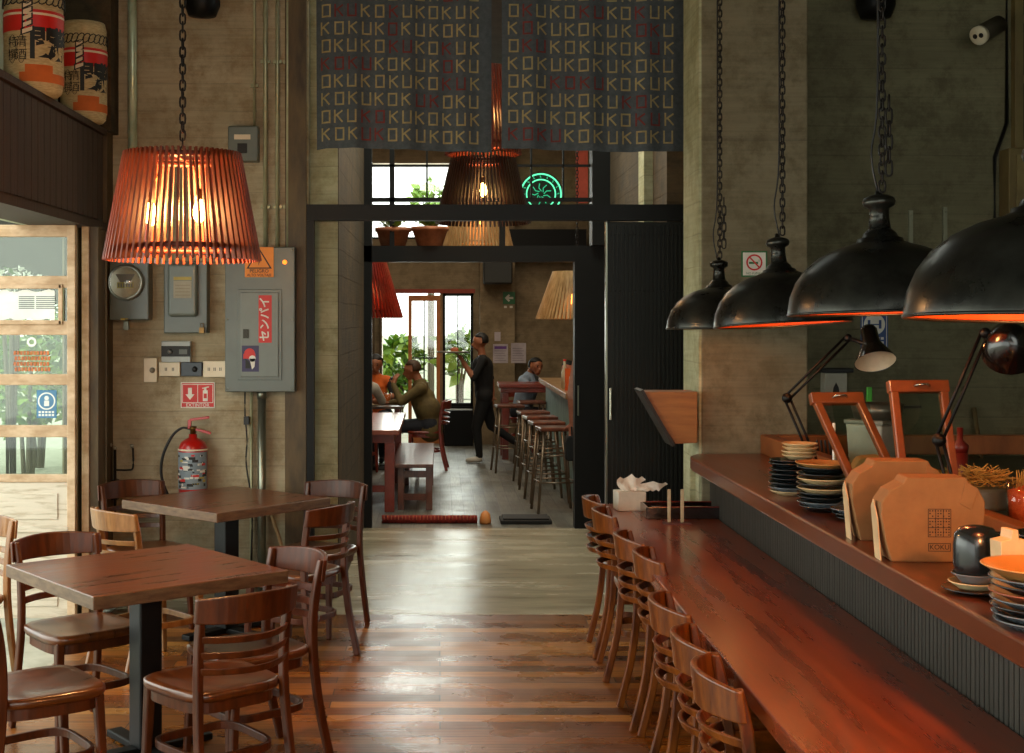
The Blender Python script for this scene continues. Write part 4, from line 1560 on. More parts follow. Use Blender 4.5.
# security camera
t = thing('security_camera', 'small pale security camera high on the kitchen wall', 'camera', (xat(985, KY - .25), KY - .25, zat(32, KY - .25)))
dv = Vector((-.75, -.6, -.42)).normalized()
MB().lathe([(.05, -.16), (.052, .05), (.048, .06)], axis=dv, n=20).build('camera_body', camera_g, t)
b = MB().lathe([(.052, .05), (.055, .075), (.045, .08), (0, .081)], axis=dv, n=20)
b.build('camera_face', camera_w, t)
rgt = dv.cross(Vector((0, 0, 1))).normalized()
MB().lathe([(.014, 0), (0, .002)], c=dv * .082 - rgt * .018, axis=dv, n=12).lathe([(.014, 0), (0, .002)], c=dv * .082 + rgt * .018, axis=dv, n=12).build('camera_lens', ink, t)
MB().sweep([tuple(-dv * .12), (.12, .18, .05), (.14, .25, .03)], 0, 0, rad=.012).build('camera_arm', camera_g, t)

# no smoking sign on the pillar
SY = 7.1
fr = FRONT(xat(754, SY), SY - .003, zat(264, SY))
b = MB()
b.prism([(-.068, -.068), (.068, -.068), (.068, .068), (-.068, .068)], .003, fr, 2)
rect2(b, -.060, .060, -.060, .060, fr, 0, .004)
disc(b, (0, .008), .043, fr, 1, .005, r0=.034)
rect2(b, -.028, .02, .0, .011, fr, 2, .005)
for k in range(3):
    rect2(b, .022 + k * .003, .023 + k * .003, .012, .024, fr, 2, .0045)
poly2(b, [(-.027, .032), (-.022, .038), (.03, -.017), (.025, -.023)], fr, 1, .006)
b.text('NO FUMAR', .017, FRONT(fr[0][0], fr[0][1], fr[0][2] - .050), 2, depth=.006)
tag(b.build('no_smoking_sign', [sign_white, sign_red, sign_green]), 'small no smoking sign with green border on the concrete pillar', 'sign')
# blue sign on kitchen wall
fr = FRONT(xat(874, KY), KY - .003, zat(332, KY))
b = MB()
b.prism([(-.08, -.13), (.08, -.13), (.08, .13), (-.08, .13)], .003, fr, 0)
for x in (-.073, .069):
    rect2(b, x, x + .004, -.123, .123, fr, 1, .005)
rect2(b, -.073, .073, .119, .123, fr, 1, .005)
disc(b, (0, .045), .062, fr, 1, .006)
b.box(xat(874, KY) - .04, xat(874, KY) - .025, KY - .012, KY - .010, zat(332, KY) + .02, zat(332, KY) + .07, 0).box(xat(874, KY) + .025, xat(874, KY) + .04, KY - .012, KY - .010, zat(332, KY) + .02, zat(332, KY) + .07, 0)
rect2(b, -.04, .04, .04, .047, fr, 0, .009)
for k, sx in ((0, .1), (1, .08), (2, .1)):
    for j in range(5):
        rect2(b, -.055 + j * .023, -.038 + j * .023, -.045 - k * .025, -.03 - k * .025, fr, 1, .006)
tag(b.build('blue_notice', [sign_blue, sign_white]), 'blue notice with white disc on the kitchen wall behind the desk lamp', 'sign')

# ================================================================== kitchen props
# plywood menu box on the pillar side
t = thing('plywood_holder', 'plywood box with slanted dark side hung beside the concrete pillar', 'wooden box')
py = 7.0
fr = ((0, py, 0), (1, 0, 0), (0, 0, 1), (0, 1, 0))
pl = [(xat(675, py), zat(444, py)), (xat(697.5, py), zat(443, py)), (xat(697.5, py), zat(392, py)), (xat(643, py), zat(392, py))]
MB().prism(pl, .22, fr).build('box_body', ply_m, t, bevel=.003)
a, b_ = pl[3], pl[0]
MB().bar((a[0] - .008, py + .10, a[1] + .01), (b_[0] - .008, py + .10, b_[1] - .008), .24, .016, up=(1, 0, .6)).build('dark_side', ink, t)


def plates(label, x, y, zb, spec, group):
    """spec: bottom to top list of (radius, thickness, material, kind)"""
    z = zb
    for i, (r, h, m, kd) in enumerate(spec):
        if kd == 'bowl':
            prof = [(0, .004), (r * .45, .0), (r * .5, .003), (r * .9, h * .5), (r, h), (r - .005, h), (r * .82, h * .55), (r * .4, .01), (0, .01)]
        elif kd == 'square':
            prof = None
        else:
            prof = [(0, .0), (r * .62, .0), (r * .66, .003), (r * .97, h - .004), (r, h - .002), (r * .985, h), (r * .93, h - .001), (r * .64, .006), (0, .006)]
        b = MB()
        if prof:
            b.lathe(prof, n=36, c=(0, 0, 0))
            o = b.build('stoneware_bowl' if kd == 'bowl' else 'stoneware_plate', m)
        else:
            b.box(-r, r, -r, r, 0, h)
            o = b.build('stoneware_plate', m, bevel=.004)
        o.location = (x + random.uniform(-.003, .003), y + random.uniform(-.003, .003), z)
        pos = 'topmost' if i == len(spec) - 1 else ('bottom' if i == 0 else None)
        ORD = ['bottom', 'second from the bottom', 'third from the bottom', 'fourth from the bottom', 'fifth from the bottom', 'sixth from the bottom', 'seventh from the bottom', 'eighth from the bottom', 'ninth from the bottom', 'tenth from the bottom']
        cn = {'dark_glazed_ceramic': 'dark', 'grey_glazed_ceramic': 'grey', 'cream_glazed_ceramic': 'cream', 'rust_glazed_ceramic': 'rust coloured', 'tan_glazed_ceramic': 'tan'}[m.name]
        tag(o, f"{cn} {'bowl' if kd == 'bowl' else 'plate'}, {'topmost' if i == len(spec) - 1 else ORD[i]} of the {label}", 'bowl' if kd == 'bowl' else 'plate', group)
        z += h * (.62 if kd == 'bowl' else .74) if prof else h
    return z


D, G_, C_, R_, T_ = plate_dark, plate_grey, plate_cream, plate_rust, plate_tan
CZ = 1.05
# stack 1 (far)
plates('far stack nearest the pillar', 1.405, 5.42, CZ, [(.080, .018, C_, 'plate'), (.084, .02, G_, 'plate'), (.084, .024, D, 'plate'), (.084, .024, D, 'plate'), (.084, .024, D, 'plate'), (.084, .024, D, 'plate'), (.084, .03, D, 'plate'), (.08, .02, D, 'plate')], 'plates in the far stack')
plates('small pale pile on the far stack', 1.46, 5.48, CZ + .136, [(.072, .02, C_, 'plate'), (.072, .02, C_, 'plate'), (.072, .022, C_, 'plate'), (.072, .02, C_, 'plate')], 'pale plates on the far stack')
plates('middle stack before the glass frame', 1.405, 4.95, CZ, [(.085, .022, D, 'plate'), (.092, .022, G_, 'plate'), (.092, .024, D, 'plate'), (.094, .022, D, 'plate'), (.096, .022, C_, 'plate'), (.096, .022, D, 'plate'), (.096, .024, C_, 'plate'), (.097, .024, D, 'plate'), (.098, .03, D, 'plate'), (.098, .022, T_, 'plate')], 'plates in the middle stack')
plates('low stack beside the kraft boxes', 1.455, 4.72, CZ, [(.07, .014, D, 'plate'), (.085, .018, D, 'plate'), (.09, .02, G_, 'plate')], 'plates in the low stack')
# right front stack
plates('big stack at the picture edge', 1.36, 3.06, CZ, [(.100, .022, G_, 'plate'), (.104, .022, G_, 'plate'), (.106, .022, D, 'plate'), (.108, .022, G_, 'plate'), (.109, .022, R_, 'plate'), (.110, .022, D, 'plate'), (.112, .022, G_, 'plate'), (.128, .032, T_, 'plate')], 'plates in the big stack')
plates('small dark pile behind the big stack', 1.53, 3.40, CZ, [(.09, .03, D, 'plate')] * 1 + [(.085, .03, D, 'plate')] * 6, 'plates in the small dark pile')
# dish set with standing black bowl
plates('pair of saucers under the black jar', 1.375, 3.47, CZ, [(.085, .014, D, 'plate'), (.066, .02, C_, 'plate'), (.060, .026, G_, 'plate')], 'saucers under the black jar')
t = thing('black_jar', 'glossy black ceramic jar standing on grey saucers', 'jar', (1.378, 3.47, CZ + .042))
t.scale = (.86, .86, .9)
MB().lathe([(0, 0), (.05, 0), (.062, .01), (.066, .04), (.066, .09), (.062, .12), (.048, .138), (.02, .145), (0, .146)], n=28).build('jar_body', plate_dark, t)
MB().sweep(catmull([(.05, .0, .03), (.09, 0, .04), (.10, 0, .08), (.085, 0, .115), (.05, 0, .12)], 5), 0, 0, rad=.008).build('jar_handle', plate_dark, t)
# small cream takeout box leaning by it
t = thing('takeout_box', 'small cream folded paper box in front of the black jar', 'paper box', (1.388, 3.29, CZ + .13), .15)
MB().prism([(-.034, -.045), (.034, -.045), (.038, .035), (.01, .04), (.008, .062), (-.008, .062), (-.01, .04), (-.038, .035)], .05, ((0, -.025, 0), (1, 0, 0), (0, 0, 1), (0, 1, 0))).build('box_body', M('cream_card', 'D9B98C', .7), t, bevel=.002)
MB().box(-.03, .03, -.03, .03, -.13, -.045).build('box_foot', plate_dark, t, bevel=.004)
t = thing('takeout_box', 'second cream folded paper box at the picture edge', 'paper box', (1.475, 3.27, CZ + .13), -.2)
MB().prism([(-.034, -.045), (.034, -.045), (.04, .03), (-.038, .033)], .05, ((0, -.025, 0), (1, 0, 0), (0, 0, 1), (0, 1, 0))).build('box_body', M('cream_card_b', 'CDA678', .7), t, bevel=.002)
MB().box(-.03, .03, -.03, .03, -.13, -.045).build('box_foot', plate_dark, t, bevel=.004)


# kraft boxes
def kraft_box(label, x, y, rz, w_, h_, printed):
    t = thing('kraft_box', label, 'cardboard box', (x, y, CZ), rz)
    s = w_ / 2
    poly = [(-s * .80, 0), (s * .86, 0), (s * .92, h_ * .18), (s, h_ * .55), (s, h_ * .72), (s * .86, h_ * .88), (s * .70, h_ * .93), (s * .64, h_),
            (-s * .50, h_), (-s * .58, h_ * .93), (-s * .84, h_ * .84), (-s, h_ * .70), (-s, h_ * .52), (-s * .90, h_ * .22)]
    MB().prism(poly, .10, ((0, .0, 0), (1, 0, 0), (0, 0, 1), (0, 1, 0))).build('box_body', kraft, t, bevel=.004)
    b = MB().prism([(s * .50, h_ * .70), (s * .72, h_ * .62), (s * .86, h_ * .86), (s * .62, h_ * .96)], .004, ((0, -.004, 0), (1, 0, 0), (0, 0, 1), (0, 1, 0)))
    b.build('fold_flap', kraft, t, bevel=.001)
    b = MB().prism([(0, 0), (.06, 0), (.06, h_ * .62), (.03, h_ * .72), (0, h_ * .5)], .004, ((-s * .88 - .012, .018, 0.0), (0, 1, 0), (-.08, 0, 1), (-1, 0, 0)))
    b.build('side_flap', M('pale_kraft_inside', 'D8B488', .8), t, bevel=.001)
    if printed:
        fr = FRONT(-s * .10, -.0005, 0)
        b = MB()
        q = .064
        z0 = h_ * .30
        for k in range(4):
            rect2(b, 0, q, z0 + k * .0267 - .0008, z0 + k * .0267 + .0012, fr, 0)
            rect2(b, k * q / 3 - .0008, k * q / 3 + .0012, z0, z0 + .08, fr, 0)
        for i in range(8):
            for j in range(10):
                if (i * 3 + j * 5 + i * j) % 4 < 2:
                    rect2(b, .003 + i * .0077, .007 + i * .0077, z0 + .004 + j * .0077, z0 + .008 + j * .0077, fr, 0)
        for a, c in ((z0 - .042, z0 - .040), (z0 - .020, z0 - .018)):
            rect2(b, 0, q, a, c, fr, 0)
        rect2(b, 0, .002, z0 - .042, z0 - .018, fr, 0)
        rect2(b, q - .002, q, z0 - .042, z0 - .018, fr, 0)
        b.text('KOKU', .020, ((fr[0][0] + q / 2, fr[0][1], z0 - .030), (1, 0, 0), (0, 0, 1), (0, -1, 0)), 0, depth=.0012, bold=.01)
        b.build('printed_logo', kraft_dark, t)
    return t


kraft_box('kraft cardboard carrier box with brown koku print, standing in front', 1.425, 3.90, -.05, .295, .245, True)
kraft_box('plain kraft cardboard carrier box behind the printed one', 1.45, 4.27, -.05, .29, .255, False)


# wood framed glass lids
def glass_frame(label, c0, c1, lean, w_, h_):
    """c0 base centre, lean = (dx,dy) top offset"""
    t = thing('glass_lid', label, 'glass frame', c0)
    ex = Vector(c1).normalized()
    up = Vector((lean[0], lean[1], h_))
    H_ = up.length
    up.normalize()
    n = ex.cross(up).normalized()
    s = w_ / 2
    B = MB()
    B.bar(ex * -s, ex * -s + up * H_, .027, .028, up=n)
    B.bar(ex * s, ex * s + up * H_, .027, .028, up=n)
    B.bar(ex * (-s - .018) + up * (H_ + .005), ex * (s + .018) + up * (H_ + .005), .042, .034, up=n)
    B.bar(ex * (-s) + up * .02, ex * s + up * .02, .035, .028, up=n)
    B.build('lid_frame', frame_orange, t, bevel=.004)
    MB().bar(ex * (-s + .01) + up * (H_ / 2), ex * (s - .01) + up * (H_ / 2), H_ - .03, .005, up=n).build('lid_pane', clear_dim, t)
    q = ex * -.02 + up * (H_ + .005)
    sg = 1 if n.y < 0 else -1
    MB().sweep(catmull([q + n * sg * .016, q + n * sg * .035 + ex * .012, q + n * sg * .035 + ex * .04, q + n * sg * .016 + ex * .055], 4), 0, 0, rad=.004).build('pull_handle', M('bright_chrome', 'C8C0B0', .2, metal=.9), t)
    return t


gl1 = 4.95
glass_frame('narrow orange wood framed glass lid leaning beside the plate stacks', (xat(880, 4.75), 4.75, CZ + .09), (1, .10, 0), (-.11, .14), .160, .32)
glass_frame('wider orange wood framed glass lid leaning behind the kraft boxes', (xat(930, 4.55), 4.55, CZ + .12), (1, .06, 0), (-.005, .10), .175, .345)


# desk lamps
def desk_lamp(label, base, elbow, top, head, hdir, hr, hh, inside):
    t = thing('desk_lamp', label, 'desk lamp', base)
    B = Vector(base)
    e, p, h = Vector(elbow) - B, Vector(top) - B, Vector(head) - B
    MB().lathe([(.05, 0), (.05, .012), (.02, .02), (.012, .05), (0, .052)], n=20).build('base', black_metal, t)
    for nm, a, c in (('lower_arm', Vector((0, 0, .04)), e), ('upper_arm', e, p)):
        dv_ = (c - a).normalized()
        sd = dv_.cross(Vector((0, 1, 0))).normalized() * .011
        b = MB()
        for s in (-1, 1):
            b.sweep([a + sd * s, c + sd * s], 0, 0, rad=.0055, n=8)
        b.build(nm, black_metal, t)
    MB().sphere(e, .022, 14, 8).sweep([e + Vector((0, -.03, 0)), e + Vector((0, .03, 0))], 0, 0, rad=.012).build('elbow_joint', black_metal, t)
    MB().sphere(p, .018, 14, 8).sweep([p, h], 0, 0, rad=.009).build('head_joint', black_metal, t)
    hd = Vector(hdir).normalized()
    prof = [(.0, -hh * .62), (hr * .30, -hh * .6), (hr * .40, -hh * .5), (hr * .42, -hh * .1), (hr * .62, hh * .1), (hr * .85, hh * .32), (hr, hh * .5)]
    if inside == 'round':
        prof = [(0, -hh * .6), (hr * .4, -hh * .52), (hr * .75, -hh * .3), (hr * .95, 0), (hr, hh * .25)]
    b = MB().lathe(prof, c=h, axis=hd, n=32)
    b.f.pop(); b.m.pop(); b.sm.pop()
    ip = [(r_ - .003, z_ - .001) for r_, z_ in prof[::-1] if r_ > .01]
    b2 = MB().lathe(ip + [(0, prof[1][1])], c=h, axis=hd, n=32)
    b2.f = b2.f[:-1]; b2.m = b2.m[:-1]; b2.sm = b2.sm[:-1]
    b.build('lamp_shade', M('gloss_black_enamel', '0C0B0B', .2, '080707', coat=.4), t)
    b2.build('shade_lining', lamp_in, t)
    return t


P3 = lambda u, v, y: (xat(u, y), y, zat(v, y))
desk_lamp('black jointed desk lamp with open pale lined shade on the counter', (xat(822, 5.6), 5.6, CZ), P3(787, 398, 5.6), P3(848, 338, 5.6), P3(872, 346, 5.5), (.02, -.62, -1), .084, .15, 'cone')
desk_lamp('black jointed desk lamp with round shade at the picture edge', (xat(962, 4.25), 4.25, CZ), P3(939, 440, 4.25), P3(985, 333, 4.25), P3(1010, 346, 4.22), (.3, .8, -.6), .085, .14, 'round')

# small items behind the counter
t = thing('cardboard_bag', 'tan paper bag leaning behind the narrow glass lid', 'paper bag', (xat(865, 5.3), 5.3, CZ))
MB().prism([(-.09, 0), (.09, 0), (.10, .12), (.06, .17), (-.02, .16), (-.09, .04)], .07, ((0, 0, 0), (1, 0, 0), (0, 0, 1), (0, 1, 0))).build('bag_body', M('tan_paper', 'A9824C', .8, '8E6836', bump=.2), t, bevel=.012)
t = thing('food_container', 'white plastic food container stacked behind the glass lids', 'container', (xat(873, 6.4), 6.4, .96))
MB().lathe([(0, 0), (.11, 0), (.13, .28), (.135, .30), (0, .30)], n=4).build('container_body', M('milky_plastic', 'A8A698', .5), t, bevel=.01)
MB().lathe([(.14, .30), (.14, .32), (0, .325)], n=4).build('container_lid', M('grey_lid', '7A7A6C', .5), t, bevel=.004)
t = thing('steel_pan', 'dark edged steel pan lying on the white container', 'pan', (xat(877, 6.4), 6.4, 1.286))
MB().lathe([(0, 0), (.10, 0), (.12, .07), (.125, .07), (.105, -.002)], n=28).build('pan_body', M('pan_steel', '6A685C', .35, metal=.7), t)
MB().bar((.11, 0, .05), (.2, -.03, .055), .02, .012).build('pan_handle', black_metal, t)
tag(MB().box(xat(866, 7.0), xat(871, 7.0), 6.98, 7.0, 1.15, zat(387, 7.0)).build('green_scraper', knife_green, bevel=.003), 'bright green plastic strip standing behind the narrow glass lid', 'utensil')
# framed card / white dispenser on kitchen wall
t = thing('soap_dispenser', 'white dispenser with dark drop mark on the kitchen wall', 'dispenser')
x0, x1, z0, z1 = xat(820, KY), xat(843, KY), zat(398, KY), zat(372, KY)
MB().box(x0, x1, KY - .09, KY, z0, z1).build('dispenser_body', M('dirty_white_plastic', 'B8B4A2', .5), t, bevel=.01)
MB().box(x0 - .02, x1 + .03, KY - .11, KY, z1, z1 + .025).build('dispenser_cap', ink, t, bevel=.004)
b = MB()
poly2(b, [(-.02, -.03), (.02, -.03), (.015, .0), (0, .03), (-.015, 0)], FRONT((x0 + x1) / 2, KY - .091, (z0 + z1) / 2 - .01), 0)
b.build('drop_mark', ink, t)
tag(MB().sweep([(xat(834, 5.3), 5.3, CZ), (xat(834, 5.3), 5.3, zat(423, 5.3))], 0, 0, rad=.006).lathe([(.03, 0), (.03, .008), (0, .01)], c=(xat(834, 5.3), 5.3, CZ), n=14).build('label_stand', white_diff), 'thin white upright stand on the counter beside the plate stacks', 'stand')
tag(MB().sweep([P3(974, 408, 7.85), P3(984, 478, 7.7)], 0, 0, rad=.014).build('broom_stick', M('dull_wood_stick', '6A5A38', .7)), 'thin wooden stick leaning against the kitchen wall', 'stick')
t = thing('utensil_rack', 'dark utensils standing beside the wooden ledge', 'utensils', (xat(822, 6.6), 6.6, 1.06))
for k in range(4):
    MB().bar((k * .02, 0, -.1), (k * .02 - .02, .02, .10), .008, .008).build('utensil', ink, t)
# bowl of straw coloured food and orange cup
t = thing('steel_food_pan', 'steel tray heaped with straw coloured shavings', 'food tray', (xat(975, 4.7), 4.72, 1.15))
b = MB().prism([(-.17, 0), (.15, 0), (.19, .035), (.16, .075), (.10, .08), (-.16, .075)], .16, ((0, -.08, -.06), (1, 0, 0), (0, 0, 1), (0, 1, 0)))
b.build('tray_body', M('pale_steel', '8A9088', .3, metal=.7), t, bevel=.012)
rd = random.Random(3)
b = MB()
for i in range(520):
    x = rd.uniform(-.17, .12)
    y = rd.uniform(-.07, .07)
    z = .02 + .06 * (1 - (x / .19) ** 2) * rd.random()
    a = rd.uniform(0, PI * 2)
    l = rd.uniform(.02, .05)
    b.bar((x, y, z), (x + l * math.cos(a), y + l * math.sin(a), z + rd.uniform(-.004, .022)), .0025, .0025)
o = b.build('shavings', straw_m, t)
tag(o, kind='stuff')
t = thing('orange_cup', 'clear cup of orange garnish at the picture edge', 'cup', (xat(1024, 4.5), 4.5, 1.15))
MB().lathe([(.05, -.08), (.058, .065), (.055, .065), (.048, -.075), (0, -.078)], n=24).build('cup_body', clear, t)
MB().lathe([(0, -.075), (.045, -.074), (.052, .03), (0, .05)], n=20).build('garnish', M('orange_garnish', 'E8682A', .6, 'D04A14', scale=60, bump=.4), t)
b = MB()
for i in range(40):
    a = rd.uniform(0, PI * 2)
    r_ = rd.uniform(0, .04)
    b.bar((r_ * math.cos(a), r_ * math.sin(a), .035), (r_ * 1.3 * math.cos(a + .6), r_ * 1.3 * math.sin(a + .6), .07 + rd.uniform(0, .03)), .002, .002)
b.build('straw_topping', straw_m, t)
tag(MB().lathe([(.03, 0), (.034, .03), (.012, .05), (.012, .1), (0, .1)], c=(xat(960, 5.4), 5.4, 1.22), n=16).lathe([(.03, 1.05), (.03, 1.22)], c=(xat(960, 5.4), 5.4, 0), n=16).build('red_grinder', M('dark_red_plastic', '6E1A12', .4)), 'dark red gadget behind the wider glass lid', 'utensil')

# on bar table: tissue box, tray, uprights
t = thing('tissue_box', 'white paper tissue box at the back end of bar table', 'tissue box', (xat(630, 7.1), 7.12, .75), .1)
MB().box(-.075, .075, -.06, .06, 0, .10).build('box_body', M('tissue_box_card', 'CFC6B6', .8), t, bevel=.004)
b = MB()
vs = []
n = 9
for i in range(n):
    for j in range(6):
        u_, v_ = i / (n - 1) - .5, j / 5
        vs.append((u_ * (.06 + .10 * v_) + .05 * v_ * v_ - .04 * v_, .012 * math.sin(i * 1.3 + j) , .095 + .085 * v_ * (1 - .5 * abs(u_)) + .01 * math.sin(i * 2)))
b.add(vs, [(i * 6 + j, (i + 1) * 6 + j, (i + 1) * 6 + j + 1, i * 6 + j + 1) for i in range(n - 1) for j in range(5)], 0, True)
vs = [(x + .11 + .02 * math.sin(x * 30), y, z * .55 + .045) for x, y, z in vs]
b.add(vs, [(i * 6 + j, (i + 1) * 6 + j, (i + 1) * 6 + j + 1, i * 6 + j + 1) for i in range(n - 1) for j in range(5)], 0, True)
b.build('tissue', tissue_m, t)
t = thing('lacquer_tray', 'black and red lacquer tray on the far end of bar table', 'tray', (xat(685, 6.9), 6.88, .75))
b = MB().box(-.21, .21, -.10, .10, .0, .012)
b.build('tray_bottom', lacquer, t)
b = MB()
pl = [(-.21, -.10), (.21, -.10), (.21, .10), (-.21, .10)]
for i in range(4):
    p, q = pl[i], pl[(i + 1) % 4]
    b.bar((p[0], p[1], .03), (q[0], q[1], .03), .014, .06)
b.build('tray_wall', lacquer, t, bevel=.003)
b = MB()
for i in (0, 2):
    p, q = pl[i], pl[(i + 1) % 4]
    b.bar((p[0] * .9, p[1], .062), (q[0] * .9, q[1], .062), .016, .004)
b.build('tray_rim', lacq_red, t)
t = thing('menu_stand', 'clear stand with two upright pale strips in front of lacquer tray', 'menu stand', (xat(676, 6.6), 6.62, .75))
MB().box(-.06, .075, -.03, .03, 0, .008).build('stand_base', M('dark_red_base', '52201A', .4), t)
for x in (-.038, .026):
    MB().box(x, x + .016, -.004, .004, .008, .17).build('upright_strip', M('pale_strip_stand', 'B8A888', .4), t, bevel=.002)
tag(MB().box(1.335, 1.362, 7.2, 7.22, .75, zat(468, 7.2)).build('pale_batten', conc_strip), 'pale batten standing at the end of the bar by the pillar', 'batten')

# barrels on the header
def barrel(label, x, y, r, h, z):
    t = thing('sake_barrel', label, 'barrel', (x, y, z))
    prof = [(0, 0), (r * .82, 0), (r * .95, .02), (r, h * .12), (r * 1.0, h * .5), (r * .98, h * .9), (r * .9, h * .97), (0, h)]
    MB().lathe(prof, n=36).build('barrel_body', barrel_straw, t)
    def band(za, zb_, a0, a1, rr, n=20):
        vs = []
        for i in range(n + 1):
            a = a0 + (a1 - a0) * i / n
            vs += [(rr * math.cos(a), rr * math.sin(a), za), (rr * math.cos(a), rr * math.sin(a), zb_)]
        return vs, [(2 * i, 2 * i + 2, 2 * i + 3, 2 * i + 1) for i in range(n)]
    b = MB()
    b.add(*band(h * .52, h * .70, 0, 2 * PI, r + .002, 36), 0, True)
    b.add(*band(h * .655, h * .675, 0, 2 * PI, r + .003, 36), 1, True)
    b.build('red_band', [sign_red, cream], t)
    b = MB()
    # braided rope ring
    for i in range(26):
        a = 2 * PI * i / 26
        pts = []
        for j in range(10):
            q = 2 * PI * j / 10
            aa = a + .16 * math.cos(q)
            pts.append(((r + .004) * math.cos(aa), (r + .004) * math.sin(aa), h * .79 + h * .045 * math.sin(q + .5)))
        b.sweep(pts, 0, 0, rad=r * .022, n=5, closed=True)
    b.build('rope_braid', ink, t)
    # hanging tied rope pieces
    b = MB()
    a = -PI / 2 + .08
    for k in range(5):
        zc = h * (.74 - k * .055)
        dx = r * (.13 if k < 4 else .16)
        rr = r + .006
        vs = []
        for s, dz in ((-1, -.013), (1, .0), (1, .013), (-1, .002)):
            aa = a + s * dx / r
            vs.append((rr * math.cos(aa), rr * math.sin(aa), zc + dz * h / .42))
        b.add(vs, [(0, 1, 2, 3)], 1)
        vs2 = []
        for s, dz in ((-1.4, -.019), (1.4, -.003), (1.4, .017), (-1.4, .007)):
            aa = a + s * dx / r
            vs2.append(((rr - .002) * math.cos(aa), (rr - .002) * math.sin(aa), zc + dz * h / .42))
        b.add(vs2, [(0, 1, 2, 3)], 0)
    b.build('rope_tassel', [ink, cream], t)
    # lettering bent on the barrel
    b = MB()
    def wrap(p):
        aa = -PI / 2 + p.x / r
        rr = r + .003
        return Vector((rr * math.cos(aa), rr * math.sin(aa), p.z))
    frb = lambda X, Z: ((X, 0, Z), (1, 0, 0), (0, 0, 1), (0, -1, 0))
    b.text('関', h * .29, frb(r * .68, h * .40), 0, fn=wrap, bold=.03)
    b.text('灘', h * .29, frb(r * 1.3, h * .40), 0, fn=wrap, bold=.03)
    b.text('特', h * .10, frb(-r * .46, h * .42), 0, fn=wrap)
    b.text('撰', h * .10, frb(-r * .46, h * .31), 0, fn=wrap)
    b.text('清', h * .10, frb(-r * .12, h * .42), 0, fn=wrap)
    b.text('酒', h * .10, frb(-r * .12, h * .31), 0, fn=wrap)
    for X in (-r * .46, -r * .12):
        pts = [wrap(Vector((X + r * .15 * math.cos(2 * PI * j / 20), 0, h * .365 + h * .12 * math.sin(2 * PI * j / 20)))) for j in range(20)]
        b.sweep(pts, 0, 0, rad=.0014, n=4, closed=True)
    b.build('lettering', ink, t)
    b = MB()
    b.add(*band(h * .09, h * .17, -PI / 2 - .2, PI / 2 + .2, r + .001, 36), 0, True)
    b.add(*band(h * .12, h * .235, -PI / 2 + .0, -PI / 2 + .95, r + .0015, 12), 0, True)
    b.build('orange_band', barrel_or, t)
    return t


barrel('red banded sake barrel nearer to the viewer on the dark ledge', -2.10, 6.98, .150, .60, 2.905)
barrel('smaller looking sake barrel further along the dark ledge', -2.09, 7.92, .134, .60, 2.905)


# ================================================================== back room
# beam top plants
def pot(label, x, y, z, r, h, seed, mats, spread=.18):
    t = thing('potted_plant', label, 'potted plant', (x, y, z), 0, 'pots on the inner beam')
    MB().lathe([(0, 0), (r * .68, 0), (r * .95, h * .8), (r * 1.03, h * .8), (r * 1.03, h), (r * .92, h), (r * .85, h * .85), (0, h * .85)], n=28).build('pot', pot_m, t)
    rd = random.Random(seed)
    b = MB()
    for i in range(120):
        a = rd.uniform(0, 2 * PI)
        d_ = Vector((math.cos(a) * rd.uniform(.2, 1), math.sin(a) * rd.uniform(.2, 1), rd.uniform(.2, 1.0))).normalized()
        p = Vector((0, 0, h * .9)) + d_ * rd.uniform(.02, spread)
        s = d_.cross(Vector((0, 0, 1))).normalized() * .022
        b.add([p, p + d_ * .04 + s, p + d_ * .09, p + d_ * .04 - s], [(0, 1, 2, 3)], rd.randrange(len(mats)))
    b.build('foliage', mats, t)


pot('terracotta bowl pot with leafy plant in the middle of the inner beam', -.085, Y2 + .06, 2.375, .155, .16, 1, [leaf_b, leaf_m], .13)
pot('darker terracotta pot on the inner beam beside the left post', -.40, Y2 + .16, 2.375, .15, .16, 2, [leaf_b], .13)

# neon sign on back wall
t = thing('neon_sign', 'round green neon sign with double ring on the upper back wall', 'neon sign', (xat(541, 19.15), 19.15, zat(194, 19.15)))
for rr, rd_ in ((.285, .011), (.205, .009)):
    MB().sweep([(rr * math.cos(2 * PI * j / 40), 0, rr * math.sin(2 * PI * j / 40)) for j in range(40)], 0, 0, up=(0, 1, 0), rad=rd_, n=6, closed=True).build('neon_tube', neon, t)
b = MB()
for j in range(16):
    a = PI * 2 * j / 16
    b.bar((.232 * math.cos(a), 0, .232 * math.sin(a)), (.26 * math.cos(a + .05), 0, .26 * math.sin(a + .05)), .012, .012)
for j in range(9):
    a = j * .7
    b.sweep([(.04 * math.cos(a), 0, .04 * math.sin(a)), (.09 * math.cos(a + .5), 0, .09 * math.sin(a + .5)), (.15 * math.cos(a + .3), 0, .15 * math.sin(a + .3))], 0, 0, up=(0, 1, 0), rad=.007, n=5)
b.build('neon_emblem', emit('green_neon_dim', '2FA878', 1.4), t)
MB().lathe([(.31, 0), (.31, .02)], c=(0, .04, 0), axis=(0, -1, 0), n=40).build('backing_disc', M('dark_green_backing', '0F2A20', .5), t)
tag(MB().box(.52, 2.05, BW - .32, BW - .26, 2.62, 3.02).build('black_board', black_metal), 'black board hung high on the back room wall', 'board')
tag(MB().box(.60, 1.0, 18.6, 18.95, 2.25, 2.58).build('air_conditioner', M('dark_ac_grey', '24241F', .5), bevel=.02), 'dark ventilation unit above the arrow sign', 'air conditioner')
# red banner on right high
tag(MB().box(xat(576, 17.9), xat(588, 17.9), 17.9, 17.93, 3.3, 4.0).build('wall_banner', red_panel), 'pink-red banner on the upper back wall', 'banner')
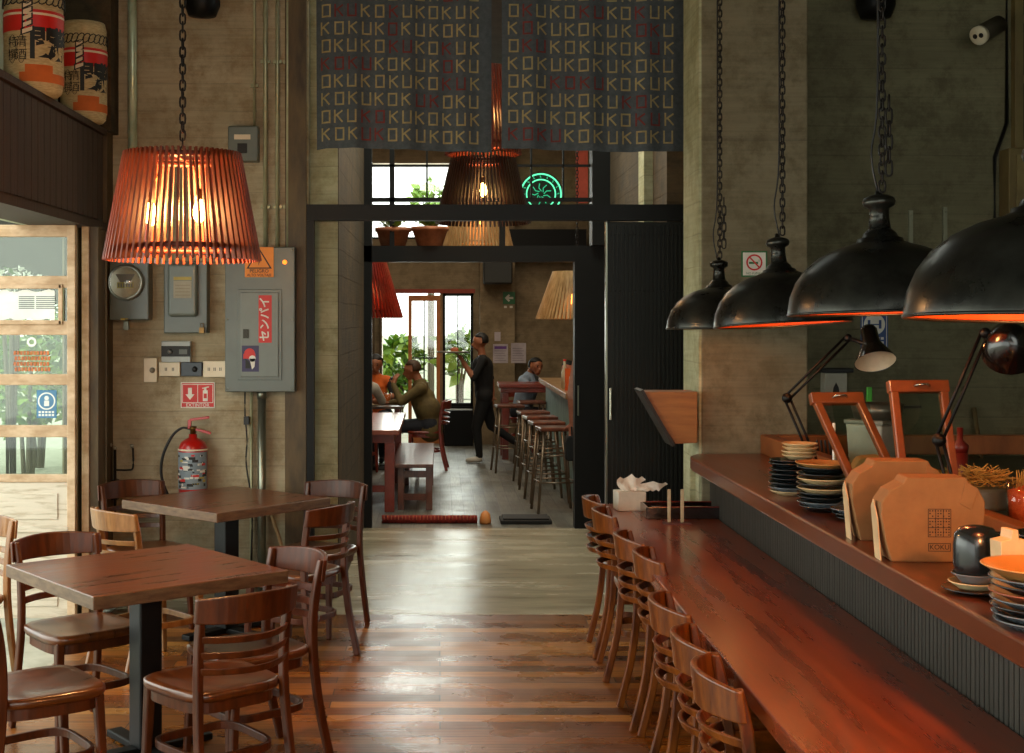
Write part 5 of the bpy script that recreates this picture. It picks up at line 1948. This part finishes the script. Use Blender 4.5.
# exit arrow sign
PYb = BW - .25
fr = FRONT(xat(509, PYb), PYb - .002, zat(298, PYb))
b = MB().prism([(-.085, -.085), (.085, -.085), (.085, .085), (-.085, .085)], .01, fr, 0)
poly2(b, [(-.06, 0), (-.005, .055), (.015, .035), (-.005, .015), (.06, .015), (.06, -.015), (-.005, -.015), (.015, -.035), (-.005, -.055)], fr, 1, .012)
rect2(b, -.07, -.03, -.14, -.11, fr, 1, .0)
rect2(b, .01, .05, -.14, -.11, fr, 1, .0)
tag(b.build('arrow_sign', [sign_green, sign_white]), 'green sign with white left arrow on the back room wall', 'sign')
for u0, u1, v0, v1, lb in ((493, 508, 344, 363, 'white notice with coloured heading on the back room wall'), (511, 526, 343, 363, 'plain white notice beside the coloured one'), (494.5, 500.5, 332, 341, 'small square switch cover above the coloured notice')):
    b = MB()
    fr = FRONT(0, PYb - .002, 0)
    x0, x1, z0, z1 = xat(u0, PYb), xat(u1, PYb), zat(v1, PYb), zat(v0, PYb)
    b.box(x0, x1, PYb - .004, PYb, z0, z1)
    if 'small' not in lb:
        for k in range(6):
            rect2(b, x0 + .02, x1 - .03 - .02 * (k % 2), z0 + .03 + k * .034, z0 + .038 + k * .034, fr, 2, .004)
        if 'coloured heading' in lb:
            rect2(b, x0 + .02, x1 - .02, z1 - .07, z1 - .03, fr, 1, .005)
    tag(b.build('wall_notice' if 'small' not in lb else 'switch_cover', [M('notice_paper', 'B9ACB0', .8), M('violet_print', '6A3E8A', .6), M('grey_line_print', '8C8088', .6)]), lb, 'notice' if 'small' not in lb else 'switch')

# left high table
t = thing('dining_table', 'red-brown wooden table in back room beside the bench', 'table', (0, 0, 0))
MB().box(-1.5, -.37, 12.25, 14.6, .705, .75).build('table_top', M('pale_lit_table', 'A8583C', .3, '8A3E28', scale=3, stretch=(1, 4, 1), coat=.4), t, bevel=.006)
MB().box(-1.45, -.42, 12.3, 14.55, .63, .705).build('apron', redwood, t)
for x, y in ((-.46, 12.33), (-.46, 14.5), (-1.42, 12.33), (-1.42, 14.5)):
    MB().box(x - .045, x + .045, y - .045, y + .045, 0, .63).build('leg', redwood, t, bevel=.005)
MB().box(-1.4, -.46, 12.31, 12.36, .18, .24).build('stretcher', redwood, t)
t = thing('bench', 'narrow wooden bench standing beside the red-brown back table', 'bench', (0, 0, 0))
MB().box(-.44, -.06, 12.35, 14.5, .395, .43).build('seat', bench_m, t, bevel=.006)
for y in (12.45, 14.3):
    for x in (-.36, -.10):
        MB().box(x - .03, x + .03, y - .03, y + .03, 0, .395).build('leg', bench_m, t, bevel=.004)
    MB().box(-.36, -.10, y - .02, y + .02, .30, .36).build('rail', bench_m, t)
MB().bar((-.23, 12.45, .12), (-.23, 14.3, .12), .03, .05).build('stretcher', bench_m, t)
for y in (12.45, 14.3):
    MB().box(-.36, -.10, y - .02, y + .02, .09, .15).build('foot_rail', bench_m, t)

# second table behind with drinks
t = thing('dining_table', 'dark table with drinks where the two seated guests sit', 'table', (0, 0, 0))
MB().box(-1.5, -.42, 15.6, 16.5, .72, .75).build('table_top', M('dark_table_top', '5A4636', .35), t, bevel=.005)
for x, y in ((-.5, 15.7), (-.5, 16.4), (-1.4, 15.7), (-1.4, 16.4)):
    MB().box(x - .03, x + .03, y - .03, y + .03, 0, .72).build('leg', redwood, t)
t = thing('drink_glass', 'tall glass of orange drink on the guests table', 'glass', (-.62, 16.0, .75))
MB().lathe([(.035, 0), (.045, .14), (.042, .14), (.032, .006), (0, .006)], n=16).build('glass_body', clear, t)
MB().lathe([(0, .01), (.031, .01), (.038, .12), (0, .121)], n=16).build('drink', M('orange_drink', 'F07A2A', .3), t)
tag(MB().lathe([(0, 0), (.10, 0), (.14, .012), (.1, .008), (0, .006)], c=(0, 0, 0), n=24).build('dinner_plate', plate_cream), 'white dinner plate on the guests table', 'plate').location = (-.78, 15.9, .75)

# high table at back right and bar
t = thing('high_table', 'red-brown high table in front of the seated couple', 'table', (0, 0, 0))
MB().box(.74, 1.75, 16.9, 17.55, .90, .95).box(.76, 1.75, 16.92, 17.5, .84, .90).build('table_top', redwood, t, bevel=.006)
for x, y in ((.82, 16.98), (.82, 17.45), (1.68, 16.98), (1.68, 17.45)):
    MB().box(x - .04, x + .04, y - .04, y + .04, 0, .84).build('leg', redwood, t)
t = thing('back_bar', 'pale topped bar counter along the back room stools', 'bar counter', (0, 0, 0))
MB().box(1.20, 1.95, 12.9, 16.4, .99, 1.05).build('bar_top', M('pale_bar_top', 'B08A60', .35, '8E6A44', coat=.3), t, bevel=.006)
MB().box(1.28, 1.9, 12.95, 16.35, 0, .99).build('bar_front', M('pale_blue_bar', '7E9A92', .6), t)
t = thing('menu_card', 'orange menu card standing on the back bar', 'menu card', (1.30, 13.4, 1.05))
MB().box(-.06, .06, -.015, .015, 0, .22).build('card_body', M('orange_card', 'D86A24', .5), t, bevel=.003)
MB().box(-.02, .02, -.017, -.015, .06, .14).build('card_print', sign_white, t)
t = thing('bottle', 'pale bottle beside the orange card on the back bar', 'bottle', (1.27, 13.75, 1.05))
MB().lathe([(0, 0), (.036, 0), (.036, .17), (.014, .22), (.013, .28), (0, .28)], n=16).build('bottle_body', M('pale_bottle', 'C8C8B0', .3), t)
MB().lathe([(.015, .28), (.015, .30), (0, .30)], n=12).build('bottle_cap', sign_red, t)


def stool(label, x, y, rz=0, proto=[None]):
    if proto[0] is not None:
        return dup(proto[0], (x, y, 0), rz, label)
    t = thing('bar_stool', label, 'bar stool', (x, y, 0), rz, 'bar stools in the back room')
    MB().box(-.16, .16, -.16, .16, .74, .775).build('seat', bench_m, t, bevel=.012, seg=3)
    for sx in (-1, 1):
        for sy in (-1, 1):
            MB().sweep([(sx * .12, sy * .12, .735), (sx * .185, sy * .185, 0)], 0, 0, rad=.013, n=8).build('leg', M('worn_steel_leg', '8A7A68', .35, metal=.7) if not bpy.data.materials.get('worn_steel_leg') else bpy.data.materials['worn_steel_leg'], t)
    for z, r_ in ((.28, .165), (.52, .142)):
        b = MB()
        pl = [(-r_, -r_), (r_, -r_), (r_, r_), (-r_, r_)]
        for i in range(4):
            b.sweep([(*pl[i], z), (*pl[(i + 1) % 4], z)], 0, 0, rad=.008, n=6)
        b.build('foot_ring', bpy.data.materials['worn_steel_leg'], t)
    proto[0] = t
    return t


for x, y, lb in ((1.05, 12.35, 'bar stool closest to the inner doorway'), (1.03, 13.05, 'second bar stool from the inner doorway'), (1.02, 13.75, 'third bar stool from the inner doorway'),
                 (1.00, 14.5, 'fourth bar stool from the inner doorway'), (.80, 15.6, 'bar stool standing clear in front of the high table'), (1.10, 16.3, 'bar stool between the high table and the bar')):
    stool(lb, x, y, .1)

# cafe chair of seated man
l, r = (-.18, 15.85, 0), face(-1, .05)
c = dup(chair, l, r, 'red-brown chair under the guest in the olive jacket', 'chairs in the back room', redwood)
c2 = dup(chair, (-1.28, 15.4, 0), face(.5, 1), 'chair of the guest in the pale grey shirt', 'chairs in the back room', redwood)
c3 = dup(chair, (-.95, 16.9, 0), face(.05, -1), 'chair of the guest in the orange vest', 'chairs in the back room', redwood)
for q, xx in enumerate((1.12, 1.52)):
    dup(chair, ((1.16, 18.0, 0), (1.80, 18.0, 0))[q], face(*((.85, -.5), (-.85, -.5))[q]), ['chair under the guest in the pale blue shirt', 'chair under the dark haired guest beside the blue shirt'][q], 'chairs in the back room', redwood)

# mats at the threshold
t = thing('rolled_mat', 'red patterned mat lying along the threshold', 'mat', (-.2, 11.62, 0))
b = MB()
b.sweep([(-.30, 0, .035), (.52, 0, .035)], 0, 0, rad=.035, n=14)
for i in range(26):
    b.sweep([(-.28 + i * .031, .036 * math.cos(a), .035 + .036 * math.sin(a)) for a in (0, .8, 1.6, 2.4, 3.1)], 0, 0, rad=.004, n=4, mi=1)
b.build('mat_roll', [rug_red, M('pale_red_thread', 'B86A4A', .9)], t)
tag(MB().box(.52, .96, 11.55, 11.85, 0, .035).box(.54, .94, 11.57, 11.83, .035, .05).build('door_mat', mat_black, bevel=.008), 'black rubber mat on the threshold by the stools', 'mat')
tag(MB().lathe([(0, 0), (.045, 0), (.05, .02), (.04, .085), (.015, .11), (0, .115)], c=(.39, 11.6, 0), n=16).build('door_stop', M('orange_doorstop', 'D88A4A', .5)), 'small pale orange door stop between the two mats', 'door stop')
t = thing('small_planter', 'black planter box below the narrow back window', 'planter', (.26, BW - .35, 0))
MB().box(-.2, .2, -.12, .12, 0, .5).build('planter_body', black_metal, t, bevel=.01)
MB().box(-.18, .18, -.1, .1, .48, .505).build('soil', bark, t)


# ================================================================== people
def capsule(mb, a, b, r0, r1, mi=0, n=12):
    a, b = Vector(a), Vector(b)
    L_ = (b - a).length
    if L_ < 1e-5:
        mb.sphere(a, r0, n, 8)
        return
    prof = []
    for k in range(5):
        t = PI / 2 * k / 4
        prof.append((r0 * math.sin(t), -r0 * math.cos(t)))
    for k in range(5):
        t = PI / 2 * k / 4
        prof.append((r1 * math.cos(t), L_ + r1 * math.sin(t)))
    prof[0] = (0, -r0)
    prof[-1] = (0, L_ + r1)
    mb.lathe(prof, c=a, axis=(b - a).normalized(), n=n)


def hand(segs, w_, d, m):
    """palm + five fingers from wrist w_ along direction d"""
    w_ = Vector(w_)
    d = Vector(d).normalized()
    s = d.cross(Vector((0, 0, 1)))
    if s.length < .1:
        s = d.cross(Vector((0, 1, 0)))
    s.normalize()
    n = s.cross(d).normalized()
    segs.append((w_ + d * .02, w_ + d * .075, .026, .03, m))
    for k, (o, l) in enumerate(((-.03, .065), (-.01, .075), (.01, .07), (.028, .055))):
        p = w_ + d * .09 + s * o
        q = p + d * l * .55 - n * .012
        segs.append((p, q, .0105, .0095, m))
        segs.append((q, q + d * l * .4 - n * .025, .0095, .008, m))
    p = w_ + d * .03 + s * -.03
    segs.append((p, p + (d * .6 - s * .8).normalized() * .055, .013, .010, m))


def person(label, loc, rz, segs, head, hdir, hairm, mats, hair='short', vox=.0125):
    """segs: (a, b, r0, r1, material index). mats[0] = skin"""
    b = MB()
    for a, c, r0, r1, m in segs:
        capsule(b, a, c, r0, r1)
    h = Vector(head)
    hd = Vector(hdir).normalized()
    zx = Vector((0, 0, 1))
    sd = hd.cross(zx).normalized()
    up = sd.cross(hd).normalized()
    # head: skull, jaw, nose, ears
    hs = [(h + up * .02 - hd * .012, h + up * .02 + hd * .012, .087, .083), (h - up * .035 + hd * .02, h - up * .065 + hd * .035, .066, .045),
          (h + hd * .088 - up * .005, h + hd * .105 - up * .03, .009, .015), (h + sd * .078, h + sd * .084 - up * .02, .014, .012), (h - sd * .078, h - sd * .084 - up * .02, .014, .012),
          (h + hd * .083 - up * .062 - sd * .015, h + hd * .083 - up * .062 + sd * .015, .010, .010)]
    for a, c, r0, r1 in hs:
        capsule(b, a, c, r0, r1)
    me = bpy.data.meshes.new('body_cage')
    me.from_pydata(b.v, [], b.f)
    o = bpy.data.objects.new('body_cage', me)
    COL.objects.link(o)
    md = o.modifiers.new('r', 'REMESH')
    md.mode = 'VOXEL'
    md.voxel_size = vox
    ms = o.modifiers.new('s', 'SMOOTH')
    ms.factor = .5
    ms.iterations = 2
    dg = bpy.context.evaluated_depsgraph_get()
    em = bpy.data.meshes.new_from_object(o.evaluated_get(dg))
    bpy.data.objects.remove(o)
    bpy.data.meshes.remove(me)
    S = [(Vector(a), Vector(c), r0, r1, m) for a, c, r0, r1, m in segs] + [(a, c, r0, r1, 0) for a, c, r0, r1 in hs]
    for m in mats:
        em.materials.append(m)
    for p in em.polygons:
        c = p.center
        best, bm = 9, 0
        for a, e, r0, r1, m in S:
            ab = e - a
            t = max(0, min(1, (c - a).dot(ab) / max(ab.length_squared, 1e-9)))
            dd_ = (c - (a + ab * t)).length - (r0 + (r1 - r0) * t)
            if dd_ < best:
                best, bm = dd_, m
        p.material_index = bm
        p.use_smooth = True
    t = thing('person', label, 'person', loc, rz)
    em.name = 'body'
    ob = bpy.data.objects.new('body', em)
    COL.objects.link(ob)
    ob.parent = t
    # hair cap
    hb_ = MB()
    R = .098
    cc = h + up * .028 - hd * .018
    n, m_ = 24, 14
    vs, fs = [], []
    for i in range(m_ + 1):
        th = PI * i / m_
        for j in range(n):
            a = 2 * PI * j / n
            v = up * math.cos(th) * R + (hd * math.cos(a) + sd * math.sin(a)) * math.sin(th) * R
            vs.append(cc + v)
    for i in range(m_):
        for j in range(n):
            q = [i * n + j, i * n + (j + 1) % n, (i + 1) * n + (j + 1) % n, (i + 1) * n + j]
            cen = sum((vs[k] for k in q), Vector()) / 4 - cc
            f_, u_ = cen.dot(hd), cen.dot(up)
            keep = (u_ > .045) or (f_ < .01 and u_ > (-.05 if hair == 'short' else -.099))
            if keep:
                fs.append(tuple(q))
    hb_.add(vs, fs, 0, True)
    if hair == 'long':
        capsule(hb_, cc - hd * .04 - up * .03, cc - hd * .06 - up * .22, .085, .06)
    ho = hb_.build('hair', hairm, t)
    ho.modifiers.new('thick', 'SOLIDIFY').thickness = .008
    # eyes and brows
    eb = MB()
    for s in (-1, 1):
        eb.sphere(h + hd * .083 + sd * (s * .031) + up * .012, .009, 8, 6)
        q = h + hd * .092 + sd * (s * .031) + up * .032
        eb.bar(q - sd * .014, q + sd * .014, .006, .005)
    eb.build('eyes', hair_m, t)
    return t


# waiter, mid-stride towards -x, tray carried at the shoulder.  mats: 0 skin 1 shirt 2 trousers 3 shoes
sg = [((.0, -.08, .86), (.0, .08, .86), .115, .115, 2), ((-.0, 0, .92), (.0, 0, 1.02), .125, .12, 1), ((.0, 0, 1.02), (-.02, 0, 1.24), .125, .145, 1),
      ((-.02, -.12, 1.32), (-.02, .12, 1.32), .075, .075, 1), ((-.02, 0, 1.36), (-.035, 0, 1.46), .052, .05, 0),
      ((-.0, -.08, .84), (-.10, -.09, .46), .10, .068, 2), ((-.10, -.09, .46), (-.06, -.09, .10), .066, .045, 2), ((-.06, -.09, .05), (-.21, -.09, .035), .042, .034, 3),
      ((.0, .08, .84), (.10, .09, .47), .10, .066, 2), ((.10, .09, .47), (.40, .09, .26), .064, .045, 2), ((.43, .09, .25), (.47, .09, .12), .040, .034, 3),
      ((-.02, -.18, 1.32), (-.14, -.24, 1.10), .056, .045, 1), ((-.14, -.24, 1.10), (-.27, -.18, 1.30), .042, .032, 0),
      ((-.02, .18, 1.32), (.10, .22, 1.08), .056, .045, 1), ((.10, .22, 1.08), (.12, .16, .86), .042, .030, 0)]
hand(sg, (-.27, -.18, 1.30), (-.45, .1, .8), 0)
hand(sg, (.12, .16, .86), (-.1, -.1, -1), 0)
wx, wy = .54, 16.6
person('waiter in black clothes mid-stride, carrying a tray at the shoulder', (wx, wy, 0), 0, sg, (-.05, 0, 1.555), (-1, -.1, -.05), hair_m, [flesh, black_cloth, black_cloth, shoe_w]).scale = (.95, .95, .95)
t = thing('serving_tray', 'round serving tray held up by the waiter', 'tray', (wx - .38, wy - .16, 1.352))
MB().lathe([(0, 0), (.19, 0), (.2, .018), (.195, .018), (.185, .006), (0, .006)], n=32).build('tray_plate', M('grey_tray', '8E8A80', .4, metal=.3), t)
t = thing('served_dish', 'plate of pink and green food on the waiter tray', 'plate of food', (wx - .34, wy - .16, 1.358))
MB().lathe([(0, 0), (.08, 0), (.11, .015), (.10, .015), (0, .006)], n=24).build('dish', plate_cream, t)
MB().sphere((-.02, 0, .03), .045, 14, 8, sc=(1.2, 1, .7)).sphere((.04, .01, .03), .035, 12, 8, 1, sc=(1, 1, .9)).build('food', [M('pink_food', 'C06A4A', .6), leaf_m], t)


def seated(sx=1):
    """sitting, looking along +y in local space, hips at z=.5, seat centre at 0; returns segs"""
    g = [((-.09, -.08, .55), (.09, -.08, .55), .12, .12, 2), ((0, -.07, .62), (0, -.0, .85), .135, .15, 1), ((-.13, .02, .98), (.13, .02, .98), .08, .08, 1), ((0, .03, .92), (0, .03, 1.0), .13, .1, 1),
         ((0, .04, 1.03), (0, .07, 1.12), .052, .05, 0)]
    for s in (-1, 1):
        g += [((s * .09, -.04, .54), (s * .11, .36, .53), .09, .066, 2), ((s * .11, .36, .53), (s * .11, .38, .10), .062, .045, 2), ((s * .11, .36, .045), (s * .11, .50, .035), .04, .034, 3)]
    return g


# olive jacket guest drinking, elbows on the table
g = seated()
g += [((-.18, .03, .98), (-.22, .24, .83), .062, .052, 1), ((-.22, .24, .83), (-.08, .34, 1.02), .05, .034, 1)]
hand(g, (-.08, .34, 1.02), (.3, -.2, .8), 0)
g += [((.18, .03, .98), (.22, .25, .81), .062, .052, 1), ((.22, .25, .81), (.12, .40, .80), .05, .034, 1)]
hand(g, (.12, .40, .80), (-.1, 1, 0), 0)
g += [((-.06, -.09, .50), (.06, -.06, .74), .15, .15, 1), ((.06, -.09, .50), (-.06, -.06, .74), .15, .15, 1)]
person('guest in an olive jacket seated sideways, raising a hand to the mouth', (-.20, 15.85, -.03), face(-1, .05), g, (0, .13, 1.19), (0, 1, -.15), hair_b, [flesh, olive, jeans, ink])
# orange vest guest facing the viewer
g = seated()
for s in (-1, 1):
    g += [((s * .18, .03, .98), (s * .23, .18, .80), .058, .046, 3 if s > 0 else 3), ((s * .23, .18, .80), (s * .08, .34, .80), .044, .032, 0)]
    hand(g, (s * .08, .34, .80), (-s * .2, 1, .1), 0)
person('guest in an orange vest seated behind the table, facing the viewer', (-.80, 16.95, 0), face(-.05, -1), g, (0, .10, 1.20), (0, 1, -.25), hair_m, [flesh, orange_c, jeans, black_cloth])
# pale grey shirt guest from behind at the left
g = seated()
for s in (-1, 1):
    g += [((s * .18, .03, .98), (s * .24, .2, .82), .06, .048, 1), ((s * .24, .2, .82), (s * .12, .36, .80), .046, .032, 0)]
    hand(g, (s * .12, .36, .80), (-s * .2, 1, .1), 0)
person('guest in a pale grey shirt half hidden by the left door post', (-.93, 15.35, 0), face(.15, 1), g, (0, .10, 1.20), (0, 1, -.1), hair_m, [flesh, whitecl, jeans, ink])
bpy.data.objects['dining_chair'].name = 'dining_chair'
c2.location = (-.93, 15.35, 0)
c2.rotation_euler = (0, 0, face(.15, 1))
c3.location = (-.80, 16.95, 0)


def perch(dz):
    g = [(Vector(a) + Vector((0, 0, dz)), Vector(b_) + Vector((0, 0, dz)), r0, r1, m) for a, b_, r0, r1, m in seated()]
    return g


g = perch(-.03)
g = [x for x in g]
for s in (-1, 1):
    g += [((s * .18, .03, .95), (s * .24, .2, .84), .06, .048, 1), ((s * .24, .2, .84), (s * .1, .38, .94), .046, .032, 1)]
    hand(g, (s * .1, .38, .94), (-s * .3, 1, .0), 0)
person('guest in a pale blue shirt leaning in to the dark haired guest', (1.16, 18.0, 0), face(.85, -.5), g, (.05, .16, 1.13), (.6, 1, -.1), hair_m, [flesh, bluecl, jeans, ink])
person('dark haired guest leaning towards the blue shirted guest', (1.80, 18.0, 0), face(-.85, -.5), [(Vector(a), Vector(b_), r0, r1, m) for a, b_, r0, r1, m in g], (-.05, .15, 1.09), (-.6, 1, -.1), hair_m, [flesh_r, black_cloth, jeans, ink], hair='long')

# person standing beside the inner doorway, mostly hidden by the black door
g = [((-.08, 0, .88), (.08, 0, .88), .12, .12, 2), ((0, 0, .95), (0, 0, 1.25), .13, .15, 1), ((-.13, 0, 1.36), (.13, 0, 1.36), .075, .075, 1), ((0, .0, 1.40), (0, .01, 1.52), .055, .05, 0)]
for q in (-1, 1):
    g += [((q * .09, 0, .84), (q * .10, .01, .48), .10, .07, 2), ((q * .10, .01, .48), (q * .10, 0, .10), .068, .048, 2), ((q * .10, -.02, .045), (q * .10, .15, .035), .042, .034, 3),
          ((q * .18, 0, 1.36), (q * .23, .02, 1.08), .056, .046, 1), ((q * .23, .02, 1.08), (q * .22, .08, .84), .042, .030, 0)]
    hand(g, (q * .22, .08, .84), (0, .1, -1), 0)
person('standing guest in pale trousers mostly hidden by the black inner door', (1.40, 11.95, 0), face(0, 1), g, (0, .02, 1.62), (0, 1, 0), hair_m, [flesh_r, M('pink_shirt', 'B98A7A', .85), M('beige_trousers', 'B49A80', .85), ink])
t = thing('hand_bag', 'black bag held beside the pale trousers at the black inner door', 'bag', (1.17, 12.04, .50))
MB().prism([(-.05, 0), (.05, 0), (.06, .16), (.04, .22), (-.04, .22), (-.06, .16)], .18, ((0, -.09, 0), (1, 0, 0), (0, 0, 1), (0, 1, 0))).build('bag_body', black_cloth, t, bevel=.015)
MB().sweep(catmull([(0, -.06, .21), (0, -.04, .29), (.0, .04, .29), (0, .06, .21)], 5), 0, 0, rad=.008).build('bag_handle', black_cloth, t)
